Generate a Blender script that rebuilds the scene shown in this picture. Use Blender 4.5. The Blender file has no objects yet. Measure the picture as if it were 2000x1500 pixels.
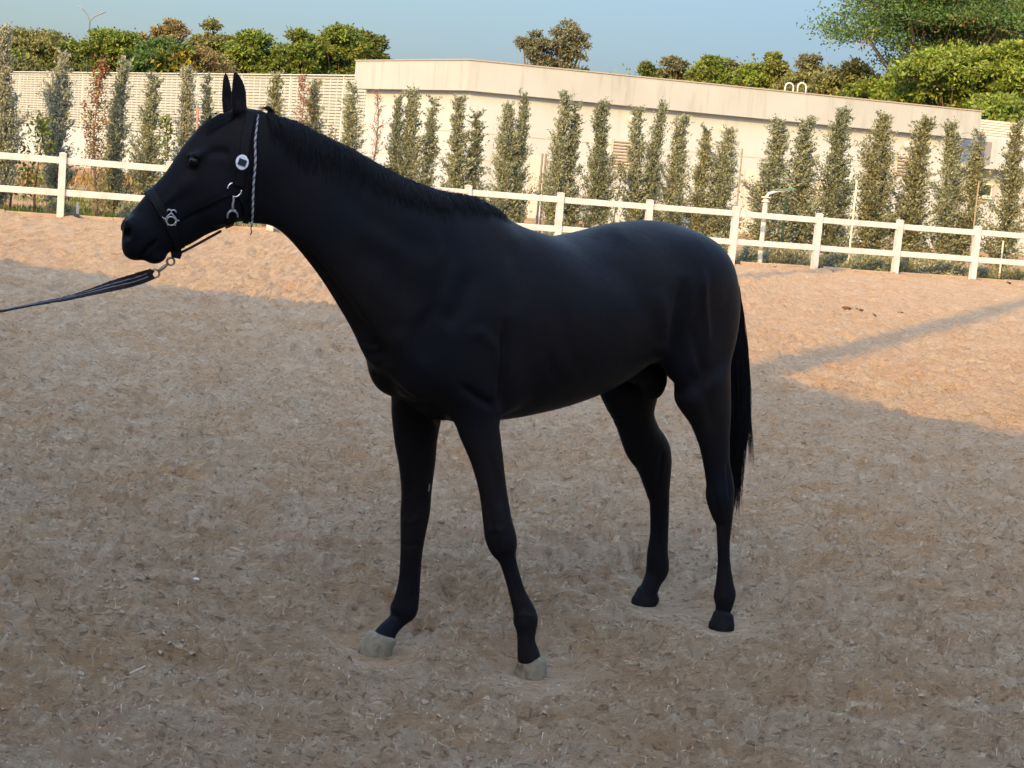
import bpy, bmesh, math, random, time
import numpy as np
from mathutils import Vector, Matrix
from mathutils.bvhtree import BVHTree
# ------------------------------------------------------------------ CAMERA
FPX, PIT, ROL, CH = 3300., .12235, .08252, 1.65      # focal length in pixels of the 2000 px wide photograph
X3 = np.array([1., 0, 0]); FW = np.array([0, math.cos(PIT), -math.sin(PIT)]); U0 = np.array([0, math.sin(PIT), math.cos(PIT)])
CR = math.cos(ROL)*X3+math.sin(ROL)*U0; CU = -math.sin(ROL)*X3+math.cos(ROL)*U0; CAM = np.array([0, 0, CH])
def ray(x, y): return FW+CR*(x-1000)/FPX-CU*(y-750)/FPX
def gp(x, y, z=0.): d = ray(x, y); return CAM+d*((z-CH)/d[2])
def at(x, y, Y): d = ray(x, y); return CAM+d*(Y/d[1])
scene = bpy.context.scene; COL = scene.collection
cd = bpy.data.cameras.new('camera'); cam = bpy.data.objects.new('camera', cd); COL.objects.link(cam); scene.camera = cam
cd.sensor_width = 36; cd.lens = 36*FPX/2000; cd.clip_end = 3000; cd.clip_start = .1
m = Matrix.Identity(4)
for i in range(3): m[i][0], m[i][1], m[i][2], m[i][3] = CR[i], CU[i], -FW[i], CAM[i]
cam.matrix_world = m
VOX = .0068
# ------------------------------------------------------------------ WORLD, SUN, EXPOSURE
SUN_EL = math.radians(25.0); SUN_AZ = math.radians(203.6)            # compass style: clockwise from +Y; the sun stands behind and left of the camera
sdir = np.array([math.sin(SUN_AZ)*math.cos(SUN_EL), math.cos(SUN_AZ)*math.cos(SUN_EL), math.sin(SUN_EL)])   # towards the sun
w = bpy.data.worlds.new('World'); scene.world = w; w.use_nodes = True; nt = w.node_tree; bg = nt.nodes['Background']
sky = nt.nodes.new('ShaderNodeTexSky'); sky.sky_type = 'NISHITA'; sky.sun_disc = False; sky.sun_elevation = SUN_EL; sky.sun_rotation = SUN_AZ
sky.air_density = 1.0; sky.dust_density = 1.2; sky.ozone_density = 1.0; sky.altitude = 200
# sky scaled by direction: dimmed near the horizon, added brightness overhead fills the shade
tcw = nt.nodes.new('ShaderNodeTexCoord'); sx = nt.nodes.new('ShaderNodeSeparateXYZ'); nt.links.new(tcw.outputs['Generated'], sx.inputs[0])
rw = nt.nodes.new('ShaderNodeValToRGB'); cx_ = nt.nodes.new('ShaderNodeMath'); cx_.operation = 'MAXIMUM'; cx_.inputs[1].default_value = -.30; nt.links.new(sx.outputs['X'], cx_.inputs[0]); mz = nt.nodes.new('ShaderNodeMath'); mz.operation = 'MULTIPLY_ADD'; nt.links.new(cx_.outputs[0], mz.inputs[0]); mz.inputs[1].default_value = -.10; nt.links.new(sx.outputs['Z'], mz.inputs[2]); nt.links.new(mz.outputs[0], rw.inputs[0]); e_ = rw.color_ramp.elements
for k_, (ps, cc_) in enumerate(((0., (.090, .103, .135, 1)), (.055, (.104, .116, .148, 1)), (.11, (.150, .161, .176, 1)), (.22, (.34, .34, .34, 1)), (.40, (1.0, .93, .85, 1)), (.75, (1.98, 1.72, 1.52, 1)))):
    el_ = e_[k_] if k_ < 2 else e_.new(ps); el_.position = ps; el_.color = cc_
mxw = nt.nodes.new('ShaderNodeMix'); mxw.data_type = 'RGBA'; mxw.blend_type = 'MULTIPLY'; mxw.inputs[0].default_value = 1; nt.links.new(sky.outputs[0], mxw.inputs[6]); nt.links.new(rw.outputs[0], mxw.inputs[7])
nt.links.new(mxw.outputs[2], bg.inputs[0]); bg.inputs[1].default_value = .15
sl = bpy.data.lights.new('sun', 'SUN'); sl.energy = 1.5; sl.angle = math.radians(.5); sl.color = (1, .55, .06)
so = bpy.data.objects.new('sun', sl); COL.objects.link(so); so.rotation_euler = Vector(sdir).to_track_quat('Z', 'Y').to_euler(); so.location = (0, 0, 30)
vs = scene.view_settings; vs.view_transform = 'Standard'; vs.look = 'None'; vs.exposure = 2.05; vs.gamma = 1
scene.cycles.max_bounces = 6; scene.cycles.transparent_max_bounces = 8
rng = np.random.default_rng(7); random.seed(7)

# ------------------------------------------------------------------ HELPERS
def lin(c): return tuple(((x/255+.055)/1.055)**2.4 if x > 10 else x/255/12.92 for x in c)+(1,)
def mat(name, c, rough=.7, spec=.3, c2=None, nscale=3., ndet=6, bump=0., bscale=40., c3=None, island=0., metal=0., transl=0., sheen=0., coord='Object', band=(.35, .65)):
    m = bpy.data.materials.new(name); m.use_nodes = True; t = m.node_tree; N = t.nodes; L = t.links; b = N['Principled BSDF']
    b.inputs['Roughness'].default_value = rough; b.inputs['Specular IOR Level'].default_value = spec; b.inputs['Metallic'].default_value = metal
    if sheen: b.inputs['Sheen Weight'].default_value = sheen; b.inputs['Sheen Roughness'].default_value = .4
    c = tuple(c)+(1,) if len(c) == 3 else c; tc = N.new('ShaderNodeTexCoord'); out = None
    if c2:
        n = N.new('ShaderNodeTexNoise'); n.inputs['Scale'].default_value = nscale; n.inputs['Detail'].default_value = ndet; L.new(tc.outputs[coord], n.inputs['Vector'])
        r = N.new('ShaderNodeValToRGB'); r.color_ramp.elements[0].position, r.color_ramp.elements[1].position = band
        r.color_ramp.elements[0].color = c; r.color_ramp.elements[1].color = tuple(c2)+(1,) if len(c2) == 3 else c2
        if c3: e = r.color_ramp.elements.new(.5); e.color = tuple(c3)+(1,) if len(c3) == 3 else c3
        L.new(n.outputs['Fac'], r.inputs[0]); out = r.outputs[0]
    if island:
        g = N.new('ShaderNodeNewGeometry'); hs = N.new('ShaderNodeHueSaturation'); ma = N.new('ShaderNodeMapRange'); ma.inputs[3].default_value = 1-island; ma.inputs[4].default_value = 1+island
        L.new(g.outputs['Random Per Island'], ma.inputs[0]); L.new(ma.outputs[0], hs.inputs['Value'])
        mh = N.new('ShaderNodeMapRange'); mh.inputs[3].default_value = .5-island*.05; mh.inputs[4].default_value = .5+island*.05; mu = N.new('ShaderNodeMath'); mu.operation = 'FRACT'; mm = N.new('ShaderNodeMath'); mm.operation = 'MULTIPLY'; mm.inputs[1].default_value = 7.31
        L.new(g.outputs['Random Per Island'], mm.inputs[0]); L.new(mm.outputs[0], mu.inputs[0]); L.new(mu.outputs[0], mh.inputs[0]); L.new(mh.outputs[0], hs.inputs['Hue'])
        if out: L.new(out, hs.inputs['Color'])
        else: hs.inputs['Color'].default_value = c
        out = hs.outputs[0]
    if out: L.new(out, b.inputs['Base Color'])
    else: b.inputs['Base Color'].default_value = c
    if bump:
        n2 = N.new('ShaderNodeTexNoise'); n2.inputs['Scale'].default_value = bscale; n2.inputs['Detail'].default_value = 8; L.new(tc.outputs[coord], n2.inputs['Vector'])
        bp = N.new('ShaderNodeBump'); bp.inputs['Strength'].default_value = 1; bp.inputs['Distance'].default_value = bump; L.new(n2.outputs['Fac'], bp.inputs['Height']); L.new(bp.outputs[0], b.inputs['Normal'])
    if transl:
        tr = N.new('ShaderNodeBsdfTranslucent'); mx = N.new('ShaderNodeMixShader'); mx.inputs[0].default_value = transl
        if out: L.new(out, tr.inputs[0])
        else: tr.inputs[0].default_value = c
        L.new(b.outputs[0], mx.inputs[1]); L.new(tr.outputs[0], mx.inputs[2]); L.new(mx.outputs[0], N['Material Output'].inputs[0])
    return m
def render_wall(name, c, c2, st=.55):              # painted render with rain streaks and patches
    m = mat(name, c, .9, .15, c2=c2, nscale=.45, ndet=9, bump=.004, bscale=18, band=(.3, .75)); t = m.node_tree; N = t.nodes; L = t.links; b = N['Principled BSDF']; src = b.inputs['Base Color'].links[0].from_socket
    tc = N.new('ShaderNodeTexCoord'); mp = N.new('ShaderNodeMapping'); mp.inputs['Scale'].default_value = (1.6, 1.6, .16); L.new(tc.outputs['Object'], mp.inputs[0]); n = N.new('ShaderNodeTexNoise'); n.inputs['Scale'].default_value = 1.5; n.inputs['Detail'].default_value = 8; n.inputs['Roughness'].default_value = .65; L.new(mp.outputs[0], n.inputs['Vector'])
    r = N.new('ShaderNodeValToRGB'); r.color_ramp.elements[0].position = .52; r.color_ramp.elements[1].position = .78; r.color_ramp.elements[0].color = (1, 1, 1, 1); r.color_ramp.elements[1].color = (1-st*.5, 1-st*.55, 1-st*.62, 1); L.new(n.outputs['Fac'], r.inputs[0])
    x = N.new('ShaderNodeMix'); x.data_type = 'RGBA'; x.blend_type = 'MULTIPLY'; x.inputs[0].default_value = 1; L.new(src, x.inputs[6]); L.new(r.outputs[0], x.inputs[7]); L.new(x.outputs[2], b.inputs['Base Color']); return m
def obj(name, V, F, m, parent=None, smooth=False, loc=None):
    me = bpy.data.meshes.new(name); V = np.asarray(V, float)
    if loc is not None: V = V-np.asarray(loc)
    me.from_pydata(V.tolist(), [], F.tolist() if hasattr(F, 'tolist') else F); me.materials.append(m)
    if smooth: me.polygons.foreach_set('use_smooth', [True]*len(me.polygons))
    me.update(); o = bpy.data.objects.new(name, me); COL.objects.link(o)
    if loc is not None: o.location = loc
    if parent is not None: o.parent = parent
    return o
def tag(o, label=None, cat=None, group=None, kind=None):
    if label: o['label'] = label
    if cat: o['category'] = cat
    if group: o['group'] = group
    if kind: o['kind'] = kind
    return o
def empty(name, loc=(0, 0, 0), rz=0.):
    o = bpy.data.objects.new(name, None); COL.objects.link(o); o.location = loc; o.rotation_euler = (0, 0, rz); return o
class MB:                                   # collects primitives into one mesh
    def __init__(s): s.V = []; s.F = []
    def raw(s, V, F): n = len(s.V); s.V += [tuple(v) for v in V]; s.F += [tuple(i+n for i in f) for f in F]; return s
    def box(s, c, d, u=(1, 0, 0), v=(0, 1, 0), w=(0, 0, 1), bev=0.):
        c, u, v, w = [np.array(q, float) for q in (c, u, v, w)]; x, y, z = [q/2 for q in d]
        if bev:
            P = []; 
            for sz in (-1, 1):
                for (zz, ins) in ((sz*z, bev), (sz*(z-bev), 0)) if sz < 0 else ((z-bev, 0), (z, bev)):
                    for a, b in ((-1, -1), (1, -1), (1, 1), (-1, 1)): P.append(c+u*a*(x-ins)+v*b*(y-ins)+w*zz)
            F = [(3, 2, 1, 0), (12, 13, 14, 15)]
            for r_ in range(3):
                for k in range(4): F.append((r_*4+k, r_*4+(k+1) % 4, r_*4+4+(k+1) % 4, r_*4+4+k))
            return s.raw(P, F)
        P = [c+u*a*x+v*b*y+w*e*z for e in (-1, 1) for a, b in ((-1, -1), (1, -1), (1, 1), (-1, 1))]
        return s.raw(P, [(3, 2, 1, 0), (4, 5, 6, 7), (0, 1, 5, 4), (1, 2, 6, 5), (2, 3, 7, 6), (3, 0, 4, 7)])
    def tube(s, P, R, n=8, closed=False, cap=True):
        P = np.array(P, float); m = len(P); R = np.full(m, R) if np.isscalar(R) else np.array(R, float)
        T = np.gradient(P, axis=0) if not closed else np.roll(P, -1, 0)-np.roll(P, 1, 0); T /= np.linalg.norm(T, axis=1)[:, None]+1e-12
        a = np.array([0, 0, 1.]) if abs(T[0][2]) < .9 else np.array([1., 0, 0]); u = np.cross(T[0], a); V = []
        for i in range(m):
            u = u-T[i]*(u@T[i]); u /= np.linalg.norm(u); v = np.cross(T[i], u)
            for k in range(n): q = 2*math.pi*k/n; V.append(P[i]+R[i]*(u*math.cos(q)+v*math.sin(q)))
        F = [(i*n+k, i*n+(k+1) % n, ((i+1) % m)*n+(k+1) % n, ((i+1) % m)*n+k) for i in range(m if closed else m-1) for k in range(n)]
        if not closed and cap: F += [tuple(range(n-1, -1, -1)), tuple((m-1)*n+k for k in range(n))]
        return s.raw(V, F)
    def prism(s, poly, z0, z1):
        n = len(poly); return s.raw([(x, y, z0) for x, y in poly]+[(x, y, z1) for x, y in poly], [tuple(range(n-1, -1, -1)), tuple(range(n, 2*n))]+[(k, (k+1) % n, n+(k+1) % n, n+k) for k in range(n)])
    def sphere(s, c, r, n=10, m=7):
        c = np.array(c); r = np.array(r)*np.ones(3); V = [c+r*[math.sin(math.pi*i/m)*math.cos(2*math.pi*k/n), math.sin(math.pi*i/m)*math.sin(2*math.pi*k/n), math.cos(math.pi*i/m)] for i in range(m+1) for k in range(n)]
        return s.raw(V, [(i*n+k, (i+1)*n+k, (i+1)*n+(k+1) % n, i*n+(k+1) % n) for i in range(m) for k in range(n)])
    def build(s, name, m, parent=None, smooth=False, loc=None): return obj(name, s.V, s.F, m, parent, smooth, loc)
_pt = rng.permutation(4096)
def perlin(x, y):
    xi = np.floor(x).astype(int); yi = np.floor(y).astype(int); xf = x-xi; yf = y-yi
    def g(a, b): h = _pt[(_pt[a & 4095]+b) & 4095]*(2*math.pi/4096); return np.cos(h), np.sin(h)
    u = xf*xf*xf*(xf*(xf*6-15)+10); v = yf*yf*yf*(yf*(yf*6-15)+10); r = []
    for dx, dy in ((0, 0), (1, 0), (0, 1), (1, 1)): a, b = g(xi+dx, yi+dy); r.append(a*(xf-dx)+b*(yf-dy))
    return (r[0]*(1-u)+r[1]*u)*(1-v)+(r[2]*(1-u)+r[3]*u)*v

# ------------------------------------------------------------------ GROUND
FA, FS, FX0, FY0 = .316413937, 2.14472424, -9.45787838, 34.4784913         # fence line: heading, post spacing, first post
FD = np.array([math.cos(FA), math.sin(FA), 0]); FN = np.array([-math.sin(FA), math.cos(FA), 0]); FP = np.array([FX0, FY0, 0])
def fpost(i): return FP+FD*(FS*i)
def fence_side(x, y): return (x-FP[0])*FN[0]+(y-FP[1])*FN[1]            # >0 beyond the fence
feet = [(.149, 5.501), (-.375, 5.628), (.88, 6.332), (.614, 6.613)]
def sand_h(x, y):
    d = np.hypot(x, y); h = .030*perlin(x*1.1+3, y*1.3)+.080*perlin(x*2.9, y*3.9+9)
    h += .080*(1-2.2*np.abs(perlin(x*4.2+1, y*7.3)))*.7; h += .058*(1-2*np.abs(perlin(x*9+5, y*15)))*.6+.026*perlin(x*25, y*33+4)
    near = np.clip((16-d)/8, 0, 1); h += near*(.022*perlin(x*52, y*64)+.013*(1-2*np.abs(perlin(x*97, y*103))))
    p = perlin(x*3.3+20, y*3.9+7); h -= .060*np.clip(p-.25, 0, 1)       # old hoof marks
    for cs, sx_, dp in ((.47, 0, .034), (.61, 37, .026)):               # hoof prints: one at most in each jittered cell
        u, v = x/cs+.3*sx_, y/cs+sx_; iu, iv = np.floor(u).astype(int), np.floor(v).astype(int); hsh = _pt[(_pt[iu & 4095]+iv) & 4095]; j1, j2, on = (hsh % 61)/61., (hsh % 53)/53., (hsh % 7) < 4
        px0, py0 = (.3+.4*j1), (.3+.4*j2); a_ = hsh*.7; dx_, dy_ = (u-iu-px0)*cs, (v-iv-py0)*cs; rx = dx_*np.cos(a_)+dy_*np.sin(a_); ry = -dx_*np.sin(a_)+dy_*np.cos(a_); rr_ = np.hypot(rx/.068, ry/.056)
        h = h+on*(-dp*np.exp(-rr_**4)+.45*dp*np.exp(-((rr_-1.35)/.28)**2))
    for fx, fy in feet: r = np.hypot(x-fx, y-fy); r2 = np.hypot(x-fx, (y-fy)*np.where(y < fy, .5, 1)); h = h*(1-np.exp(-(r2/.19)**4))-.004*np.exp(-(r/.07)**2)+.003*np.exp(-((r-.11)/.03)**2)
    return h
def spaced(lo, hi, c, d0, g):                                           # 1-D samples that grow with distance from c
    o = [c]; x = c
    while x < hi: x += max(d0, g*abs(x-c)*1.0); o.append(min(x, hi))
    x = c
    while x > lo: x -= max(d0, g*abs(x-c)*1.0); o.insert(0, max(x, lo))
    return np.array(sorted(set(o)))
def sheet(name, xs, ys, hf, m, keep=None, z=0.):
    X, Y = np.meshgrid(xs, ys); Z = hf(X, Y)+z; n, k = X.shape; idx = np.arange(n*k).reshape(n, k)
    F = np.stack([idx[:-1, :-1], idx[:-1, 1:], idx[1:, 1:], idx[1:, :-1]], -1).reshape(-1, 4)
    if keep is not None:
        kp = keep(X, Y); kp = (kp[:-1, :-1] & kp[:-1, 1:] & kp[1:, 1:] & kp[1:, :-1]).ravel(); F = F[kp]
        used = np.unique(F); mp = np.full(n*k, -1); mp[used] = np.arange(len(used)); F = mp[F]; V = np.stack([X.ravel(), Y.ravel(), Z.ravel()], 1)[used]
    else: V = np.stack([X.ravel(), Y.ravel(), Z.ravel()], 1)
    me = bpy.data.meshes.new(name); me.vertices.add(len(V)); me.vertices.foreach_set('co', V.ravel()); me.loops.add(F.size); me.loops.foreach_set('vertex_index', F.ravel())
    me.polygons.add(len(F)); me.polygons.foreach_set('loop_start', np.arange(len(F))*4); me.polygons.foreach_set('use_smooth', [True]*len(F)); me.update(calc_edges=True); me.materials.append(m)
    o = bpy.data.objects.new(name, me); COL.objects.link(o); tag(o, kind='structure'); return o
def sand_material():
    m = bpy.data.materials.new('arena_sand'); m.use_nodes = True; t = m.node_tree; N = t.nodes; L = t.links; b = N['Principled BSDF']; b.inputs['Roughness'].default_value = .95; b.inputs['Specular IOR Level'].default_value = .1
    g = N.new('ShaderNodeTexCoord')
    def noise(sc, det, ro=.55, dist=0., strx=1.):
        mp = N.new('ShaderNodeMapping'); mp.inputs['Scale'].default_value = (strx, 1, 1); L.new(g.outputs['Object'], mp.inputs[0])
        n = N.new('ShaderNodeTexNoise'); n.inputs['Scale'].default_value = sc; n.inputs['Detail'].default_value = det; n.inputs['Roughness'].default_value = ro; n.inputs['Distortion'].default_value = dist; L.new(mp.outputs[0], n.inputs['Vector']); return n.outputs['Fac']
    def ramp(f, a, b_, ca=(0, 0, 0, 1), cb=(1, 1, 1, 1)):
        r = N.new('ShaderNodeValToRGB'); r.color_ramp.elements[0].position = a; r.color_ramp.elements[1].position = b_; r.color_ramp.elements[0].color = ca; r.color_ramp.elements[1].color = cb; L.new(f, r.inputs[0]); return r.outputs[0]
    def mix(f, A, B):
        x = N.new('ShaderNodeMix'); x.data_type = 'RGBA'; L.new(f, x.inputs[0])
        for s_, v in ((6, A), (7, B)):
            if isinstance(v, tuple): x.inputs[s_].default_value = v
            else: L.new(v, x.inputs[s_])
        return x.outputs[2]
    big = noise(.9, 5, .6); med = noise(5.5, 8, .65, .4, .6); fine = noise(38, 8, .7, .9, .5); fib = noise(26, 9, .75, 1.6, .32); spk = noise(95, 4, .6)
    c = mix(ramp(big, .38, .62), SAND_A, SAND_B)
    c = mix(ramp(med, .42, .64), c, SAND_C)
    c = mix(ramp(fine, .36, .47, (1, 1, 1, 1), (0, 0, 0, 1)), c, SAND_D)
    c = mix(ramp(fib, .57, .63), c, SAND_E)
    c = mix(ramp(spk, .27, .33, (1, 1, 1, 1), (0, 0, 0, 1)), c, SAND_F)
    L.new(c, b.inputs['Base Color'])
    a1 = N.new('ShaderNodeMath'); a1.operation = 'ADD'; L.new(fine, a1.inputs[0]); a2 = N.new('ShaderNodeMath'); a2.operation = 'MULTIPLY'; L.new(fib, a2.inputs[0]); a2.inputs[1].default_value = .9; L.new(a2.outputs[0], a1.inputs[1])
    bp = N.new('ShaderNodeBump'); bp.inputs['Distance'].default_value = .07; bp.inputs['Strength'].default_value = 1; L.new(a1.outputs[0], bp.inputs['Height']); L.new(bp.outputs[0], b.inputs['Normal']); return m
SAND_A, SAND_B = (.60, .380, .205, 1), (.60, .425, .265, 1)
SAND_C, SAND_D, SAND_E, SAND_F = (.68, .52, .345, 1), (.30, .205, .12, 1), (.82, .67, .44, 1), (.12, .08, .055, 1)
ys = [1.5]
while ys[-1] < 60: ys.append(ys[-1]+max(.0095, .0028*ys[-1]*(1+ys[-1]/12)))
ys = np.concatenate([np.arange(-8, 1.5, .25), ys]); xs = spaced(-48, 34, .1, .0105, .0050)
sand = sheet('arena_sand', xs, ys, sand_h, sand_material(), keep=lambda X, Y: fence_side(X, Y) < .16); print('sand', len(sand.data.vertices))
gm = mat('dry_ground', (.33, .185, .095), .95, .1, c2=(.17, .15, .06), nscale=.7, ndet=10, bump=.06, bscale=6, c3=(.38, .24, .135), band=(.40, .66))
def out_h(x, y):
    f = fence_side(x, y); a = np.clip(f/2, 0, 1); l = np.clip((-2-x)/9, 0, 1)*np.clip((f-4)/10, 0, 1)*np.clip((55-f)/25, 0, 1)
    return -.15*(f < -.4)+a*(.05*perlin(x*.9, y*.9)+.03*perlin(x*3, y*3))+l*(.35+.25*perlin(x*.22, y*.18))
g = 1.06; r_ = [0]
gx = np.unique(np.concatenate([-np.geomspace(60, 1500, 22), np.arange(-60, 60, .6), np.geomspace(60, 1500, 22)])); gy = np.unique(np.concatenate([-np.geomspace(2, 600, 20), np.arange(-2, 24, 2.), np.arange(24, 60, .45), np.arange(60, 130, 1.5), np.geomspace(130, 2200, 26)]))
sheet('ground', gx, gy, out_h, gm)
# crumbs of sand and the pale fibres that are mixed into the footing
def scatter(n, ymax, ymin=3.4, pw=1.7):
    y = ymin+(ymax-ymin)*rng.random(n)**pw; x = (rng.random(n)-.5)*2*(y*.40+.6); return x, y, sand_h(x, y)
x, y, z = scatter(9000, 15); s_ = .004+.010*rng.random(9000)**3; T = np.array([(1, 0, -.3), (-.5, .87, -.3), (-.5, -.87, -.3), (0, 0, .9), (.6, .5, .4), (-.3, -.7, .5)])
A = rng.random(9000)*6.28; ca, sa = np.cos(A), np.sin(A); V = T[None]*(1+.5*(rng.random((9000, 6, 3))-.5)); V = np.stack([V[..., 0]*ca[:, None]-V[..., 1]*sa[:, None], V[..., 0]*sa[:, None]+V[..., 1]*ca[:, None], V[..., 2]*.7], -1)*s_[:, None, None]+np.stack([x, y, z], 1)[:, None]
Ft = np.array([(0, 1, 4), (1, 3, 4), (0, 4, 3), (1, 2, 3), (2, 5, 3), (0, 3, 5), (0, 5, 2), (0, 2, 1)]); F = (Ft[None]+6*np.arange(9000)[:, None, None]).reshape(-1, 3)
tag(obj('sand_crumbs', V.reshape(-1, 3), F, mat('crumb', (.27, .21, .155), .95, .1, island=.25)), 'loose crumbs of sand strewn over the shaded riding arena', 'sand crumbs', kind='stuff')
nf_ = 24000; x, y, z = scatter(nf_, 17, 3.4, 1.5); A = rng.random(nf_)*6.28; Ln = .008+.026*rng.random(nf_)**1.5; W = .0005+.0009*rng.random(nf_); k = 5; V = np.zeros((nf_, k, 2, 3)); cur = (rng.random(nf_)-.5)*2.5
px_, py_ = x.copy(), y.copy()
for i in range(k):
    a = A+cur*i/2+.5*np.sin(i*2+A*3); h = sand_h(px_, py_)+.003+Ln*.09*np.sin(math.pi*i/(k-1))*(rng.random(nf_)*.8)
    ww = W*(1-.5*i/k); V[:, i, 0] = np.stack([px_-np.sin(a)*ww, py_+np.cos(a)*ww, h], 1); V[:, i, 1] = np.stack([px_+np.sin(a)*ww, py_-np.cos(a)*ww, h+ww*.5], 1)
    px_ += np.cos(a)*Ln/k; py_ += np.sin(a)*Ln/k
b0 = (np.arange(nf_)*2*k)[:, None]+2*np.arange(k-1)[None]; F = np.stack([b0, b0+1, b0+3, b0+2], -1).reshape(-1, 4)
tag(obj('footing_fibres', V.reshape(-1, 3), F, mat('fibre', (.50, .43, .34), .9, .1, island=.3)), 'pale wispy fibres mixed into the sand of the arena', 'footing fibres', kind='stuff')
# ------------------------------------------------------------------ STABLE BUILDING behind the camera (throws the large shadow and the two mast shadows)
TE = math.tan(SUN_EL); sh = -sdir[:2]/np.linalg.norm(sdir[:2])
EH = 10.0
def caster(x, y, h): g_ = gp(x, y); return g_[:2]-sh*(h/TE)
edge = [caster(*p, EH) for p in ((0, 513), (400, 578), (655, 604), (1500, 742), (1800, 825), (2000, 857))]
d0 = edge[0]-edge[1]; d0 /= np.linalg.norm(d0); d1 = edge[-1]-edge[-2]; d1 /= np.linalg.norm(d1)
edge = [edge[0]+d0*22]+edge+[edge[-1]+np.array([.75, -.66])*26]
back = [tuple(np.array(p)-sh*16) for p in edge[::-1]]
wm = mat('stable_wall', (.62, .57, .48), .9, .2, c2=(.56, .51, .43), nscale=1.5)
sb = empty('stable_building', (edge[3][0], edge[3][1], 0)); tag(sb, kind='structure')
def world_child(o, p): o.parent = p; o.matrix_parent_inverse = Matrix.Translation(-Vector(p.location)); return o
m_ = MB(); bk_ = back[::-1]
for i in range(len(edge)-1): m_.prism([tuple(edge[i]), tuple(edge[i+1]), bk_[i+1], bk_[i]], EH-.5, EH)
world_child(m_.build('roof', mat('stable_roof', (.30, .29, .27), .7)), sb)
m_ = MB()
for i in range(len(edge)-1): m_.prism([tuple(edge[i]-sh*.9), tuple(edge[i+1]-sh*.9), tuple(np.array(bk_[i+1])+sh*.9), tuple(np.array(bk_[i])+sh*.9)], -.1, EH-.5)
world_child(m_.build('wall', wm), sb)
for (px1, Ls, h) in (((2.15, 15.04), 21.5, EH+12), ((-1.3, 20.3), 21, EH+10.5)):
    b_ = np.array(px1)-sh*(EH/TE); m_ = MB(); m_.tube([(b_[0]-sh[0]*.3, b_[1]-sh[1]*.3, EH), (b_[0]-sh[0]*.3, b_[1]-sh[1]*.3, h)], [.25, .22], 10); world_child(m_.build('mast', mat('mast_paint', (.5, .5, .5), .5)), sb)

# ------------------------------------------------------------------ ARENA FENCE
white = mat('white_vinyl', (.49, .51, .54), .5, .3, c2=(.40, .40, .40), nscale=5, band=(.45, .75), bump=.002, bscale=30)
fence = empty('rail_fence', tuple(fpost(4))); tag(fence, 'long white two rail fence running round the sandy arena', 'fence')
def fchild(o): return world_child(o, fence)
for i in range(-14, 17):
    p = fpost(i); m_ = MB(); m_.box(p+np.array([0, 0, .62]), (.135, .135, 1.44), FD, FN, bev=.006); m_.box(p+np.array([0, 0, 1.345]), (.15, .15, .02), FD, FN, bev=.006); m_.box(p+np.array([0, 0, 1.36]), (.10, .10, .02), FD, FN, bev=.008); fchild(m_.build('post', white))
    if i < 16:
        q = fpost(i+.5)
        for zc in (1.205, .555):
            sag = .004*math.sin(i*3.3+zc*5); m_ = MB(); m_.box(q+np.array([0, 0, zc+sag]), (FS-.135, .045, .135), FD, FN, bev=.006); fchild(m_.build('rail', white))
km = mat('kerb_concrete', (.36, .30, .24), .9, .2, c2=(.28, .22, .17), nscale=2.5, bump=.01, bscale=15)
m_ = MB(); 
for i in range(-30, 34):
    q = fpost(i*.5+.25)+FN*.19; m_.box(q+np.array([0, 0, .015]), (FS*.5-.012, .13, .20+.02*math.sin(i*2.1)), FD, FN, bev=.01)
tag(m_.build('kerb', km), kind='structure')
# black floodlights at the foot of the posts
blk = mat('black_plastic', (.012, .013, .015), .4, .4)
fl = None
def floodlight(c, w, label):
    o = empty('ground_floodlight', tuple(c), FA); tag(o, label, 'floodlight', 'ground floodlights at the fence foot')
    m_ = MB(); m_.box((0, 0, .085), (w, .14, .13), bev=.025); m_.build('housing', blk, o); m_ = MB(); m_.box((0, -.055, .012), (w*.6, .05, .03)); m_.build('bracket', blk, o)
    m_ = MB(); m_.box((0, -.074, .09), (w*.85, .006, .09)); m_.build('lens', mat('lens_glass', (.03, .035, .04), .1, .6), o)
floodlight(fpost(0)+FD*.25+FN*.03, .27, 'black floodlight on the sand right of the leftmost white fence post')
floodlight(fpost(7)+FD*.15+FN*.02, .13, 'small black floodlight at the foot of the first fence post right of the horse')
floodlight(fpost(8)+FD*.16+FN*.02, .12, 'small black floodlight at the foot of the second fence post right of the horse')

# ------------------------------------------------------------------ WHITE BUILDING WITH DEEP ROOF BAND
def depz(x, y, z): d = ray(x, y); return d[1]*(z-CH)/d[2]
RZ = at(918, 115, 68)[2]; RB = at(918, 177, 68)[2]
def rp(x, y): return at(x, y, depz(x, y, RZ))[:2]
Lp, Cp, Rp = rp(695, 117), rp(918, 115), rp(1918, 216)
plast = render_wall('white_render', (.39, .45, .49), (.345, .39, .41), .35)
plast2 = render_wall('roof_band_render', (.355, .40, .425), (.305, .34, .35), .5)
bld = empty('white_building', (Cp[0], Cp[1], 0)); tag(bld, 'long white building with a deep plain roof band behind the conifers', 'building')
def bchild(o): return world_child(o, bld)
def off(poly, k):         # move the three front points inwards by k
    a, b, c = poly; n1 = np.array([-(b-a)[1], (b-a)[0]]); n1 /= np.linalg.norm(n1); n2 = np.array([-(c-b)[1], (c-b)[0]]); n2 /= np.linalg.norm(n2)
    n3 = (n1+n2); n3 /= (n3@n1)*np.linalg.norm(n3)/1.0 if False else np.linalg.norm(n3); return [a+n1*k, b+n3*k, c+n2*k], n1, n2
fr = [Lp, Cp, Rp]; (inn_, n1, n2) = off(fr, .34); bk = [Rp+n2*14, Cp+(n1+n2)/2*14, Lp+n1*14]
t1 = (Cp-Lp)/np.linalg.norm(Cp-Lp); t2 = (Rp-Cp)/np.linalg.norm(Rp-Cp)
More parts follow.
